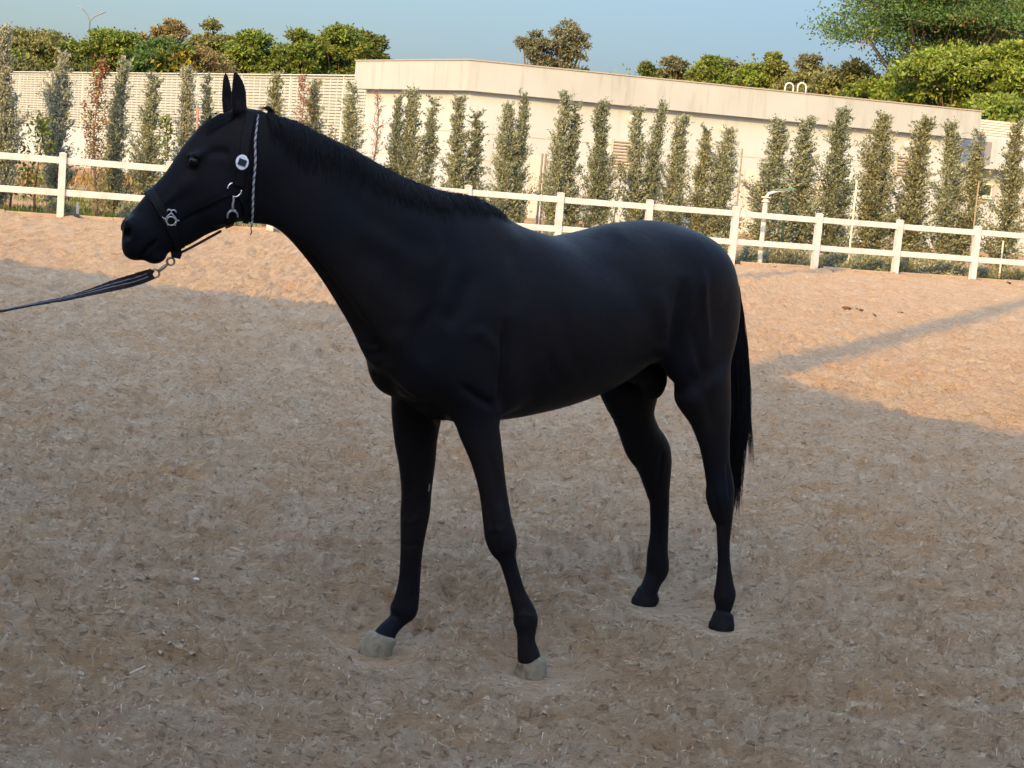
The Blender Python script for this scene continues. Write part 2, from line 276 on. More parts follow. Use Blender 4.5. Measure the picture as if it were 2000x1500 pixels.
roof = bchild(MB().prism([tuple(p) for p in fr+bk], RB, RZ-.05).build('roof', plast2))
m_ = MB()
for a, b, n in ((Lp, Cp, n1), (Cp, Rp, n2)):
    t = (b-a)/np.linalg.norm(b-a); c = (a+b)/2+n*.12; m_.box((c[0], c[1], RZ-.022), (np.linalg.norm(b-a)+.05, .32, .05), (t[0], t[1], 0), (n[0], n[1], 0))
o = m_.build('coping', mat('coping_metal', (.30, .28, .26), .6), roof)
wl = [inn_[0]+t1*.5, inn_[1], inn_[2]-t2*.8]; bchild(MB().prism([tuple(p) for p in wl+[bk[0]-t2*.8-n2*.5, bk[1], bk[2]+t1*.5-n1*.5]], -.3, RB).build('wall', plast))
def wallpt(x, y, proud=0.):                       # pixel -> point on the long right-hand wall
    q = np.array([inn_[1][0], inn_[1][1], 0]); n = np.array([n2[0], n2[1], 0]); q = q-n*proud; d = ray(x, y); return CAM+d*(((q-CAM)@n)/(d@n))
T2 = np.array([t2[0], t2[1], 0]); N2 = np.array([n2[0], n2[1], 0]); UP = np.array([0, 0, 1.])
lampm = mat('lamp_globe', (.55, .53, .47), .4, .3)
for x, y in ((1233, 233), (1413, 251), (1769, 283)):
    p = wallpt(x, y); q = p-N2*.10; m_ = MB(); m_.sphere(q, .165, 14, 10); lo_ = bchild(m_.build('wall_lamp', lampm, smooth=True))
    m_ = MB(); m_.tube([p+N2*.01, p-N2*.05], .12, 14); o = m_.build('backplate', blk, lo_)
def louvre(x0, y0, x1, y1, n):
    a, b = wallpt(x0, y0), wallpt(x1, y1); wd = abs((b-a)@T2); hg = abs(a[2]-b[2]); c = (a+b)/2; m_ = MB()
    for k in range(n): m_.box(c+UP*(hg*(k+.5)/n-hg/2)-N2*.03, (wd, .07, hg/n*.55), T2, N2*.8+UP*.6, UP*.8-N2*.6)
    for sg in (-1, 1): m_.box(c+T2*sg*wd/2-N2*.03, (.06, .09, hg+.06), T2, N2)
    bchild(m_.build('vent', mat('vent_paint', (.40, .38, .33), .6)))
louvre(1197, 272, 1228, 330, 9); louvre(1325, 386, 1392, 432, 7); louvre(1752, 302, 1780, 345, 6); louvre(1588, 360, 1616, 395, 5)
m_ = MB()
for k in range(1, 4):
    for a, b in ((wl[0], wl[1]), (wl[1], wl[2])):
        t = (b-a)/np.linalg.norm(b-a); n = np.array([-t[1], t[0]]); c = (a+b)/2; m_.box((c[0]-n[0]*.006, c[1]-n[1]*.006, k*1.08), (np.linalg.norm(b-a)-.1, .02, .018), (t[0], t[1], 0), (n[0], n[1], 0))
bchild(m_.build('wall_joint', mat('joint', (.40, .35, .27), .9)))
for x0, x1, y0, y1 in ((1036, 1058, 305, 432), (1457, 1474, 330, 452), (1596, 1612, 350, 470)):
    a, b = wallpt(x0, y0), wallpt(x1, y1); wd = abs((b-a)@T2); m_ = MB(); hg = a[2]; c = (a+b)/2; c[2] = hg/2
    m_.box(c-N2*.03, (wd, .05, hg), T2, N2, bev=.01); dr = bchild(m_.build('door', mat('door_paint', (.46, .45, .42), .5)))
    m_ = MB(); m_.tube([c-N2*.07+T2*wd*.38-UP*.1, c-N2*.07+T2*wd*.38+UP*.1], .015, 6); o = m_.build('handle', blk, dr)
wp = mat('white_pipe', (.56, .55, .51), .4)
for x in (1552, 1577):                                 # two arched tops of a roof ladder
    b_ = at(x, 181, depz(x, 181, RZ)); b_ = np.array([b_[0], b_[1], RZ-.1])+N2*.6; P = [b_-T2*.19]+[b_+UP*.33+T2*(-.19*math.cos(a))+UP*(.19*math.sin(a)) for a in np.linspace(0, math.pi, 11)]+[b_+T2*.19]
    bchild(MB().tube(P, .034, 8).build('arched_handrail', wp, smooth=True))
# lower annex on the right, with louvred screen, canopy ledge and small window
anx = empty('white_annex', (Rp[0]+3, Rp[1]+3, 0)); tag(anx, 'lower white annex with slatted roof screen at the right end of the long building', 'building')
def achild(o): return world_child(o, anx)
A0 = Rp-t2*.8+n2*1.6; A1 = A0+t2*14
def anpt(x, y, dep=0.):
    q = np.array([A0[0], A0[1], 0])+N2*dep; d = ray(x, y); return CAM+d*(((q-CAM)@N2)/(d@N2))
az = anpt(1960, 272)[2]; lz = anpt(1960, 330)[2]
achild(MB().prism([tuple(A0), tuple(A1), tuple(A1+n2*8), tuple(A0+n2*8)], -.3, az).build('wall', plast))
m_ = MB(); c = (A0+A1)/2-n2*.35; m_.box((c[0], c[1], lz), (14.1, .7, .16), T2, N2); achild(m_.build('canopy', plast))
m_ = MB(); tz = anpt(1960, 239)[2]
for k in range(7): c = (A0+A1)/2+n2*.1; z_ = az+.05+(tz-az)*k/6.5; m_.box((c[0], c[1], z_), (14, .04, .09), T2, N2)
for k in range(7): c = A0+(A1-A0)*k/6+n2*.16; m_.box((c[0], c[1], (az+tz)/2+.02), (.07, .07, tz-az), T2, N2)
achild(m_.build('roof_screen', wp))
a, b = anpt(1907, 358), anpt(1934, 384); c = (a+b)/2; wd = abs((b-a)@T2); hg = a[2]-b[2]; m_ = MB()
for sg in (-1, 1): m_.box(c+T2*sg*wd/2-N2*.03, (.07, .10, hg+.07), T2, N2); m_.box(c+UP*sg*hg/2-N2*.032, (wd-.07, .10, .07), T2, N2)
wf = achild(m_.build('window', wp)); o = MB().box(c-N2*.012, (wd, .02, hg), T2, N2).build('pane', mat('window_glass', (.03, .05, .05), .08, .6), wf)
o = MB().box(c-UP*(hg/2+.09)-N2*.06, (wd+.2, .14, .05), T2, N2).build('sill', wp, wf)
m_ = MB(); m_.box(anpt(1924, 300)-N2*.012+UP*0, (.55, .02, 1.05), T2, N2); achild(m_.build('recess_panel', mat('grey_panel', (.22, .23, .25), .6)))

# ------------------------------------------------------------------ BOUNDARY WALL WITH LOUVRED SCREEN
WZ = at(207, 141, 100)[2]; WM = at(207, 253, 100)[2]
W0 = at(20, 141, depz(20, 141, WZ))[:2]; W1 = at(693, 148.7, depz(693, 148.7, WZ))[:2]; tw = (W1-W0)/np.linalg.norm(W1-W0); nw = np.array([-tw[1], tw[0]])
if nw[1] < 0: nw = -nw
WA = W0-tw*66; WB = W1+tw*4; LW = np.linalg.norm(WB-WA); TW = np.array([tw[0], tw[1], 0]); NW_ = np.array([nw[0], nw[1], 0])
bw = empty('boundary_wall', (WA[0], WA[1], 0)); tag(bw, 'cream boundary wall topped by a tall louvred screen left of the building', 'wall')
def wchild(o): return world_child(o, bw)
c = (WA+WB)/2; wchild(MB().box((c[0]+nw[0]*.15, c[1]+nw[1]*.15, WM/2-.2), (LW, .30, WM+.4), TW, NW_).build('masonry_base', plast))
lbk = mat('louvre_back', (.13, .12, .10), .8); lm = mat('louvre_metal', (.44, .50, .53), .6, .3); nP = 23; pw = LW/nP; ns = 22
for k in range(nP):
    q = WA+tw*pw*(k+.5); m_ = MB()
    for j in range(ns): z_ = WM+.05+(WZ-WM-.06)*(j+.5)/ns; m_.box((q[0], q[1], z_), (pw-.07, .012, .118), TW, NW_*.92+UP*.39, UP*.92-NW_*.39)
    wchild(MB().box((q[0]+nw[0]*.10, q[1]+nw[1]*.10, (WM+WZ)/2), (pw-.07, .012, WZ-WM-.02), TW, NW_).build('backing', lbk))
    for j in range(1, 8): e = WA+tw*(pw*k+pw*j/8); m_.box((e[0]-nw[0]*.012, e[1]-nw[1]*.012, (WM+WZ)/2), (.018, .04, WZ-WM-.03), TW, NW_)
    wchild(m_.build('louvre_panel', lm))
for k in range(nP+1): q = WA+tw*pw*k; wchild(MB().box((q[0], q[1], (WM+WZ)/2+.01), (.07, .16, WZ-WM), TW, NW_).build('post', lm))
c = (WA+WB)/2; wchild(MB().box((c[0], c[1], WZ+.03), (LW, .26, .05), TW, NW_).build('coping', lm))

# ------------------------------------------------------------------ SMALL THINGS BEYOND THE FENCE
def line_depth(x, y, off_): d = ray(x, y); return (off_+FP[0]*FN[0]+FP[1]*FN[1])/(d[0]/d[1]*FN[0]+FN[1])
def ground_at(x, y): return float(out_h(np.array([x]), np.array([y]))[0])
gal = mat('galvanised', (.14, .17, .18), .5, .3); grn = mat('dark_green_paint', (.02, .05, .03), .5)
sl_b = at(172, 90, 112); o = empty('street_lamp', (sl_b[0], sl_b[1], 0)); tag(o, 'tall street lamp with two curved arms rising behind the left trees', 'street lamp')
q = at(175, 47, 112); a_ = at(162, 18, 112)-q; b_ = at(194, 28, 112)-q; z0 = q[2]
m_ = MB(); m_.tube([(0, 0, 0), (0, 0, z0*.6), (q[0]-sl_b[0], 0, z0)], [.12, .085, .055], 8); m_.build('pole', gal, o)
for v in (a_, b_):
    base = np.array([q[0]-sl_b[0], 0, z0]); P = [base+np.array([v[0]*t**1.6, 0, v[2]*t**.75]) for t in np.linspace(0, 1, 9)]; m_ = MB(); m_.tube(P, .04, 7); ar = m_.build('lamp_arm', gal, o)
    d = np.array(P[-1])-P[-2]; d /= np.linalg.norm(d); d = np.array([np.sign(v[0])*.85, 0, .45]); m_ = MB(); m_.box(P[-1]+d*.25, (.46, .16, .07), d, (0, 1, 0), np.cross(d, (0, 1, 0)), bev=.03); m_.build('lamp_head', mat('lamp_head', (.25, .26, .26), .4), o)
def pole_thing(name, top, foot, off_, r, m, label, cat, group=None):       # a thin upright standing off_ metres beyond the fence
    Y = line_depth(*foot, off_)
    P = at(*foot, Y); Tp = at(*top, Y); g0 = ground_at(P[0], P[1]); o = MB().tube([(0, 0, -.1), (0, 0, Tp[2]-g0)], r, 7).build(name, m); o.location = (P[0], P[1], g0); tag(o, label, cat, group); return o, P, Tp
stk = mat('stake_wood', (.30, .25, .18), .8, c2=(.22, .18, .12), nscale=6); stw = mat('white_stake', (.62, .58, .48), .7); stg = mat('grey_stake', (.2, .2, .19), .6)
ST = 'planting stakes beside the saplings'
pole_thing('planting_stake', (1444, 290), (1434, 455), 2.6, .02, stk, 'thin pale stake rising just right of the first fence post right of the horse', 'stake', ST)
pole_thing('planting_stake', (1672, 352), (1655, 528), 1.2, .022, stw, 'pale stake between the two middle fence posts right of the horse', 'stake', ST)
pole_thing('planting_stake', (1906, 352), (1893, 520), 1.4, .022, stk, 'tall thin stake in front of the small annex window', 'stake', ST)
pole_thing('planting_stake', (1958, 470), (1951, 546), .9, .022, stw, 'short white stake near the right end of the fence', 'stake', ST)
pole_thing('planting_stake', (1058, 300), (1048, 440), 7., .03, stg, 'thin grey stake left of its twin above the middle of the horse', 'stake', ST)
pole_thing('planting_stake', (1066, 300), (1055, 440), 7., .03, stg, 'thin grey stake right of its twin above the middle of the horse', 'stake', ST)
pole_thing('planting_stake', (387, 212), (380, 330), 1.5, .025, mat('red_stake', (.45, .20, .13), .7), 'reddish stake between saplings just above the horse forehead', 'stake', ST)
pole_thing('planting_stake', (154, 395), (151, 426), .5, .03, stw, 'short pale stake beside the reddish sapling near the left fence post', 'stake', ST)
pole_thing('green_post', (1534, 385), (1522, 517), 2.2, .035, grn, 'slim dark green post right of the white pipe lamp', 'post')
o, P, Tp = pole_thing('pipe_lamp_post', (1497, 395), (1483, 519), .55, .062, wp, 'white pipe lamp post with grey bands and a slanting green arm', 'lamp post')
hh = Tp[2]-ground_at(P[0], P[1])
for z_ in (hh*.28, hh*.72): MB().tube([(0, 0, z_-.04), (0, 0, z_+.04)], .068, 12).build('band', mat('grey_tape', (.18, .19, .21), .6), o)
m_ = MB(); m_.tube([(0, 0, hh), (0, 0, hh+.03), (0, 0, hh+.031), (0, 0, hh+.08)], [.10, .10, .07, .07], 12); m_.tube([(0, 0, hh+.10), (0, 0, hh+.13)], .115, 12); m_.build('collar', wp, o)
MB().tube([(0, 0, hh+.12), (.05, .02, hh+.20), (.22, .07, hh+.27), (.62, .2, hh+.34)], [.035, .035, .03, .02], 8).build('arm', wp, o)
MB().box((.42, .13, hh+.335), (.55, .10, .02), (.94, .3, .12), (-.3, .95, 0), (-.11, -.03, .99)).build('lamp_head', mat('green_glass', (.10, .28, .16), .3), o)
# low white cabinet
Yc = 47.; c = at(1345, 446, Yc); o = empty('equipment_cabinet', (c[0], c[1], ground_at(c[0], c[1])), FA); tag(o, 'low white equipment cabinet beyond the fence above the rump of the horse', 'cabinet')
hz = c[2]+.15-o.location[2]; MB().box((0, 0, hz/2), (.75, .45, hz), bev=.02).build('body', mat('cabinet_grey', (.30, .32, .34), .5), o); MB().box((0, 0, hz+.05), (.86, .55, .14), bev=.03).build('lid', wp, o)
# ------------------------------------------------------------------ VEGETATION
def leaf_quads(P, D, L, W, roll=None):
    """one rhombic leaf per point: base P, direction D, length L, width W"""
    n = len(P); D = D/np.linalg.norm(D, axis=1)[:, None]; a = rng.normal(size=(n, 3)); S = np.cross(D, a); S /= np.linalg.norm(S, axis=1)[:, None]
    L = L[:, None]; W = W[:, None]; V = np.stack([P, P+D*L*.5+S*W, P+D*L, P+D*L*.5-S*W], 1).reshape(-1, 3)
    return V, (np.arange(n)[:, None]*4+np.arange(4)[None])
def merge(parts):
    V = []; F = []; n = 0
    for v, f in parts: V.append(np.asarray(v, float)); F += [[i+n for i in q] for q in (f.tolist() if hasattr(f, 'tolist') else f)]; n += len(v)
    return np.vstack(V), F
def fast(name, V, F, m, parent=None):
    me = bpy.data.meshes.new(name); F = np.asarray(F); me.vertices.add(len(V)); me.vertices.foreach_set('co', np.asarray(V, float).ravel()); me.loops.add(F.size); me.loops.foreach_set('vertex_index', F.ravel().astype(np.int32))
    me.polygons.add(len(F)); me.polygons.foreach_set('loop_start', np.arange(len(F))*F.shape[1]); me.update(calc_edges=True); me.materials.append(m)
    o = bpy.data.objects.new(name, me); COL.objects.link(o)
    if parent is not None: o.parent = parent
    return o
bark = mat('bark', (.10, .075, .055), .9, .1, c2=(.17, .13, .10), nscale=9, bump=.01, bscale=30)
CON = [mat('conifer_'+str(i), c, .8, .15, island=.40, transl=.12) for i, c in enumerate([(.225, .255, .175), (.175, .205, .140), (.265, .285, .205), (.205, .220, .135)])]
dead_l = mat('dry_leaf', (.22, .105, .055), .8, .1, island=.35); green_l = mat('green_leaf', (.12, .16, .035), .6, .3, island=.35, transl=.2)
def conifer(H_, R_, seed, dens=1., low=.06, gap=0., prof=1., lean=0.):
    r = np.random.default_rng(seed); P = []; D = []; tw = MB(); ph = r.random(6)*6.28
    m_ = MB(); zz = np.linspace(0, H_*.93, 9); tx = lean*(zz/H_)**2+.03*np.sin(zz*1.7+ph[0]); ty = .03*np.cos(zz*1.3+ph[1]); m_.tube(np.stack([tx, ty, zz], 1), np.linspace(.038, .006, 9), 6)
    nb = int(120*dens*H_/3.6)
    for b in range(nb):
        u = (b+r.random())/nb; z = H_*(low+(.98-low)*u)
        w = R_*1.22*(min(1, (1-u)*1.45+.07)**.85)*(.80+.20*min(1, u*4))*(.50+.85*r.random()**1.3)*(1+.34*math.sin(z*3.1*prof+ph[2])*math.sin(z*1.3+ph[3]))
        az = b*2.39996+r.random()*.8
        if gap and math.sin(az*1+z*2.2+ph[4])*.5+math.sin(z*4+ph[5])*.5 > 1-gap: continue
        w *= 1+.22*math.sin(az*2+z*2.5+ph[4]); el = math.radians(38+25*r.random()+15*u); L = max(.10, w*1.25)
        d = np.array([math.cos(az)*math.cos(el), math.sin(az)*math.cos(el), math.sin(el)]); o = np.array([np.interp(z, zz, tx), np.interp(z, zz, ty), z-L*math.sin(el)*.5])
        k = int(66*dens*(.45+w/R_)); t = r.random(k)**.75; bend = np.stack([np.zeros(k), np.zeros(k), t*t*L*.15], 1)
        cn = r.random((max(2, k//14), 3))*.0+r.normal(size=(max(2, k//14), 3)); sp = (.015+.05*t)[:, None]*cn[r.integers(0, len(cn), k)]*.9+r.normal(size=(k, 3))*.014; P.append(o+d*L*t[:, None]+bend+sp); D.append(d+r.normal(size=(k, 3))*.55+np.array([0, 0, .45]))
        if b % 2 == 0: tw.tube([o, o+d*L*.5, o+d*L*.9+np.array([0, 0, L*.1])], [.007, .005, .002], 3, cap=False)
    P = np.vstack(P); D = np.vstack(D); n = len(P); V, F = leaf_quads(P, D, .035+.045*r.random(n), .008+.009*r.random(n))
    m_.raw(tw.V, tw.F); return m_, V, F
protos = {}
specs = [(3.6, .30, 1., 0., 1.), (3.6, .25, .9, .15, 1.3), (3.7, .34, 1.1, 0., .8), (3.5, .27, .9, .25, 1.1), (3.8, .36, 1.15, .05, .9), (3.6, .22, .8, .3, 1.5), (3.7, .31, 1.05, .1, 1.2), (3.4, .28, .95, .2, .7)]
for i, (h, r_, dn, gp_, pf) in enumerate(specs): protos[i] = conifer(h, r_, 100+i, dn*1.25, gap=gp_, prof=pf, lean=.06*((i % 3)-1))+(h, r_)
cmesh = {}
WS = 1.12
def sapling(kind, xt, yt, off_, wpx, label, mi, group='conifer saplings planted behind the fence', rz=0.):
    Y = line_depth(xt-(300)*.08 if False else xt, yt, off_); P = at(xt, yt, Y)
    # the tree stands vertical: its foot is right below its top
    g0 = ground_at(P[0], P[1]); H_ = P[2]-g0; mt, V, F, h, r_ = protos[kind]; key = (kind, mi)
    wr = wpx/2*Y/FPX*WS
    o = empty('conifer_sapling', (P[0], P[1], g0), rz); tag(o, label, 'sapling', group)
    if key not in cmesh:
        c = fast('crown', V, F, CON[mi], o)
        if kind not in cmesh: cmesh[kind] = obj('trunk', mt.V, mt.F, bark, o); t = cmesh[kind]
        else: t = cmesh[kind].copy(); COL.objects.link(t); t.parent = o
        cmesh[key] = c
    else:
        c = cmesh[key].copy(); COL.objects.link(c); c.parent = o; t = cmesh[kind].copy(); COL.objects.link(t); t.parent = o
    o.scale = (wr/r_, wr/r_, H_/h); return o
SAP = [  # kind, top x, top y, metres beyond the fence, width px, material, label
 (4, 14, 52, 1.6, 66, 2, 'broad pale conifer sapling cut by the left edge of the picture'),
 (2, 122, 98, 3.0, 60, 2, 'tall pale conifer sapling standing behind the leftmost fence post'),
 (0, 234, 112, 3.0, 52, 0, 'tall narrow conifer sapling right of the reddish sapling left of the horse'),
 (1, 298, 142, 2.6, 56, 0, 'conifer sapling with a dark left side nearest left of the horse face'),
 (6, 374, 130, 3.2, 54, 2, 'pale conifer sapling rising over the forehead of the horse'),
 (5, 408, 145, 3.4, 36, 1, 'small thin dark conifer sapling left of the horse ears'),
 (3, 537, 138, 3.6, 54, 3, 'yellowish conifer sapling just right of the horse ears'),
 (6, 622, 158, 3.4, 52, 3, 'bushy conifer sapling touching a dry red sapling above the mane'),
 (5, 684, 163, 3.6, 48, 0, 'conifer sapling in front of the joint between wall and building'),
 (3, 778, 182, 3.8, 42, 1, 'dark conifer sapling first to the right of the dead red sapling'),
 (0, 805, 172, 3.8, 56, 0, 'tall middle conifer sapling of the close trio above the mane'),
 (5, 842, 190, 3.8, 42, 1, 'dark right hand conifer sapling of the close trio above the mane'),
 (1, 902, 187, 3.8, 50, 0, 'conifer sapling in front of the building corner'),
 (5, 940, 217, 3.8, 46, 1, 'shorter dark conifer sapling just right of the building corner'),
 (2, 994, 200, 3.8, 56, 0, 'wide conifer sapling above the withers of the horse'),
 (3, 1029, 180, 3.8, 42, 1, 'thin tall conifer sapling with stray twigs left of the twin grey stakes'),
 (6, 1101, 180, 4.0, 54, 0, 'tall conifer sapling right of the twin grey stakes'),
 (5, 1131, 202, 4.0, 42, 1, 'slender conifer sapling close behind a taller one above the back'),
 (4, 1181, 198, 4.0, 62, 1, 'dense full conifer sapling above the loins of the horse'),
 (1, 1252, 208, 4.0, 46, 0, 'left stem of the joined conifer pair above the croup'),
 (0, 1288, 198, 4.0, 44, 1, 'right stem of the joined conifer pair above the croup'),
 (6, 1332, 225, 4.0, 58, 0, 'conifer sapling left of a shorter one behind the rump'),
 (3, 1384, 246, 4.0, 48, 3, 'short open conifer sapling between two fuller ones behind the rump'),
 (2, 1424, 248, 4.0, 62, 0, 'two topped conifer sapling just left of the first fence post past the rump'),
 (4, 1520, 233, 3.4, 84, 0, 'broad blue grey conifer sapling directly behind the white pipe lamp'),
 (6, 1582, 229, 3.4, 74, 0, 'conifer sapling directly behind the second fence post right of the horse'),
 (4, 1648, 212, 3.2, 78, 1, 'tallest conifer sapling with a pointed leader right of the pipe lamp'),
 (2, 1730, 220, 3.2, 78, 3, 'full conifer sapling between the two right wall lamps'),
 (6, 1800, 228, 3.2, 76, 3, 'full conifer sapling just right of the rightmost wall lamp'),
 (0, 1869, 237, 3.2, 66, 0, 'taller left conifer of the pair under the roof end'),
 (5, 1908, 256, 3.0, 54, 3, 'shorter brownish right conifer of the pair under the roof end'),
 (3, 1986, 232, 2.6, 66, 3, 'loose brownish conifer sapling at the right picture edge'),
]
for i, (k, x, y, of, wp_, mi, lab) in enumerate(SAP): sapling(k, x, y, of, wp_, lab, mi, rz=i*1.7)
# sparse dry and broadleaf saplings
def sparse(name, xt, yt, off_, w, nleaf, lm_, label, cat, seed, ls=.07, low=.3, twigs=70, grp=None, up=.9, lm2=None):
    Y = line_depth(xt, yt, off_); P = at(xt, yt, Y); g0 = ground_at(P[0], P[1]); H_ = P[2]-g0; r = np.random.default_rng(seed); W = w/2*Y/FPX
    o = empty(name, (P[0], P[1], g0)); tag(o, label, cat, grp); m_ = MB(); zz = np.linspace(0, H_, 10); tx = .05*np.sin(zz*2+seed); m_.tube(np.stack([tx, tx*.5, zz], 1), np.linspace(.03, .005, 10), 6); tips = []
    for b in range(twigs):
        z = H_*(low+(1-low)*(b+r.random())/twigs); az = r.random()*6.28; L = W*(.5+.7*r.random())*min(1, (1.08-z/H_)*3); el = up*(.5+.5*r.random()); d = np.array([math.cos(az)*math.cos(el), math.sin(az)*math.cos(el), math.sin(el)]); p0 = np.array([np.interp(z, zz, tx), np.interp(z, zz, tx)*.5, z])
        p1 = p0+d*L*.5+r.normal(size=3)*.02; p2 = p0+d*L+np.array([0, 0, L*.2])+r.normal(size=3)*.03; m_.tube([p0, p1, p2], [.008, .006, .003], 3, cap=False); tips += [p1, p2, (p1+p2)/2, p2]
    m_.build('trunk', bark, o); T = np.array(tips)[r.integers(0, len(tips), nleaf)]+r.normal(size=(nleaf, 3))*ls*.7; V, F = leaf_quads(T, r.normal(size=(nleaf, 3)), ls*(.6+.8*r.random(nleaf)), ls*.3*(.6+.8*r.random(nleaf))); fast('crown', V, F, lm_, o)
    if lm2 is not None: n2_ = nleaf//2; T = np.array(tips)[r.integers(0, len(tips), n2_)]+r.normal(size=(n2_, 3))*ls; V, F = leaf_quads(T, r.normal(size=(n2_, 3)), ls*(.6+.8*r.random(n2_)), ls*.3*(.6+.8*r.random(n2_))); fast('foliage', V, F, lm2, o)
    return o
DG = 'dry and leafy saplings between the conifers'
sparse('dry_sapling', 196, 118, 2.2, 56, 800, dead_l, 'tall reddish half dry sapling between two conifers left of the horse', 'sapling', 1, lm2=mat('olive_leaf', (.10, .12, .03), .7, island=.3), low=.28, grp=DG)
sparse('dry_sapling', 592, 152, 3.0, 46, 1300, dead_l, 'dry pinkish sapling against the louvred screen above the mane', 'sapling', 2, low=.15, grp=DG, ls=.05)
sparse('dry_sapling', 739, 178, 3.4, 44, 700, mat('red_leaf', (.24, .085, .04), .8, island=.3), 'dead red brown sapling in front of the building left end', 'sapling', 3, low=.15, twigs=110, grp=DG, ls=.035, up=1.1)
sparse('leafy_sapling', 80, 232, 2.0, 70, 420, green_l, 'young bright green broadleaf bush left of the leftmost fence post', 'shrub', 4, low=.1, twigs=26, grp=DG, ls=.10)
sparse('leafy_sapling', 30, 272, 2.0, 54, 130, green_l, 'small sparse green bush near the left edge above the top rail', 'shrub', 5, low=.3, twigs=12, grp=DG, ls=.09)
sparse('leafy_sapling', 330, 222, 2.2, 46, 420, green_l, 'small green broadleaf bush squeezed between conifers by the horse forehead', 'shrub', 6, low=.2, twigs=24, grp=DG, ls=.08)
sparse('leafy_sapling', 190, 285, 1.8, 70, 380, mat('pale_leaf', (.16, .15, .07), .7, island=.3), 'thin pale twiggy bush right of the leftmost fence post', 'shrub', 8, low=.1, twigs=40, grp=DG, ls=.05)
sparse('leafy_sapling', 645, 248, 2.4, 40, 320, green_l, 'small green bush behind the mane left of the building', 'shrub', 9, low=.2, twigs=24, grp=DG, ls=.06)
sparse('leafy_sapling', 1212, 318, 3.6, 34, 420, mat('olive_leaf', (.10, .12, .03), .7, island=.3), 'little olive sapling beside the wall vent above the croup', 'sapling', 10, low=.1, twigs=40, grp=DG, ls=.06)
# low shrubs between kerb and conifers
shp = []
for k in range(3):
    r = np.random.default_rng(50+k); n = 3000; a = r.random(n)*6.28; rr = r.random(n)**.45; ph = r.random(8)*6.28
    lob = 1+.25*np.sin(a*3+ph[0])+.15*np.sin(a*5+ph[1]); el = np.arcsin(r.random(n)); P = np.stack([np.cos(a)*np.cos(el)*rr*lob*.52, np.sin(a)*np.cos(el)*rr*lob*.4, np.sin(el)*rr*(.40+.1*np.sin(a*2+ph[2]))+.03], 1)
    P += .03*r.normal(size=(n, 3)); V, F = leaf_quads(P, P-np.array([0, 0, -.15])+r.normal(size=(n, 3))*.25, .05+.05*r.random(n), .012+.012*r.random(n)); st = MB()
    for j in range(16): b = r.random()*6.28; e = .3+r.random(); st.tube([(0, 0, 0), (math.cos(b)*.2*math.cos(e), math.sin(b)*.15*math.cos(e), .15), (math.cos(b)*.42*math.cos(e), math.sin(b)*.32*math.cos(e), .30)], [.01, .007, .003], 4)
    shp.append((V, F, st))
def shrub(x, y, off_, sc, mi, k, label, grp):
    Y = line_depth(x, y, off_); P = at(x, y, Y); g0 = ground_at(P[0], P[1]); V, F, st = shp[k]; o = empty('low_shrub', (P[0], P[1], g0), x*.1); tag(o, label, 'shrub', grp)
    key = ('s', k, mi)
    if key not in cmesh: cmesh[key] = (fast('foliage', V, F, CON[mi], o), st.build('stems', bark, o))
    else:
        for q in cmesh[key]: c = q.copy(); COL.objects.link(c); c.parent = o
    o.scale = (sc[0], sc[0], sc[1]); return o
SG = 'low spreading shrubs behind the kerb'
for i, (x, of, sx, sz, mi, lab) in enumerate([
 (1462, .9, .75, .9, 0, 'low pale shrub between the fence post by the rump and the pipe lamp'), (1510, 1.0, .8, 1.1, 2, 'low pale shrub right of the foot of the pipe lamp'), (1552, .9, 1., 1.1, 2, 'rounded pale shrub left of the second fence post past the rump'),
 (1612, 1.3, .6, .7, 1, 'small dark shrub right of the second fence post past the rump'), (1640, 1.6, .8, .9, 1, 'darker shrub left of the pale stake'), (1690, .9, 1., 1.0, 0, 'spreading shrub right of the pale stake'), (1725, .8, .8, .9, 3, 'yellowish shrub left of the third fence post past the rump'),
 (1768, .9, .7, .9, 3, 'small yellowish shrub right of the third fence post past the rump'), (1818, .8, 1.0, 1.1, 2, 'rounded pale shrub left of its larger neighbour before the last post'), (1862, .8, 1.05, 1.05, 2, 'larger pale shrub left of the last visible fence post'),
 (1918, 1.6, .7, .7, 1, 'small shrub in shade right of the last visible fence post'), (1978, .9, .9, .8, 3, 'low shrub at the right picture edge behind the kerb'),
 (1205, 2.6, 1.1, 1.3, 3, 'shrub showing over the back of the horse left of a fence post'), (1160, 2.6, 1., 1.2, 0, 'shrub showing over the loins of the horse'), (1395, 2.8, .9, 1.2, 0, 'shrub behind the rails beside the rump'), (1290, 2.6, .8, 1.0, 0, 'shrub just above the croup right of a fence post'), (990, 2.4, .9, 1.1, 0, 'shrub behind the rails over the withers'), (1100, 2.4, .8, 1.0, 1, 'shrub behind the middle fence post over the back'),
 (110, 1.8, .7, .8, 1, 'dark little shrub left of the leftmost fence post'), (262, 2., .9, 1.0, 0, 'low shrub under the conifers left of the horse muzzle')]):
    shrub(x, 500, of, (sx, sz), mi, i % 3, lab, SG)
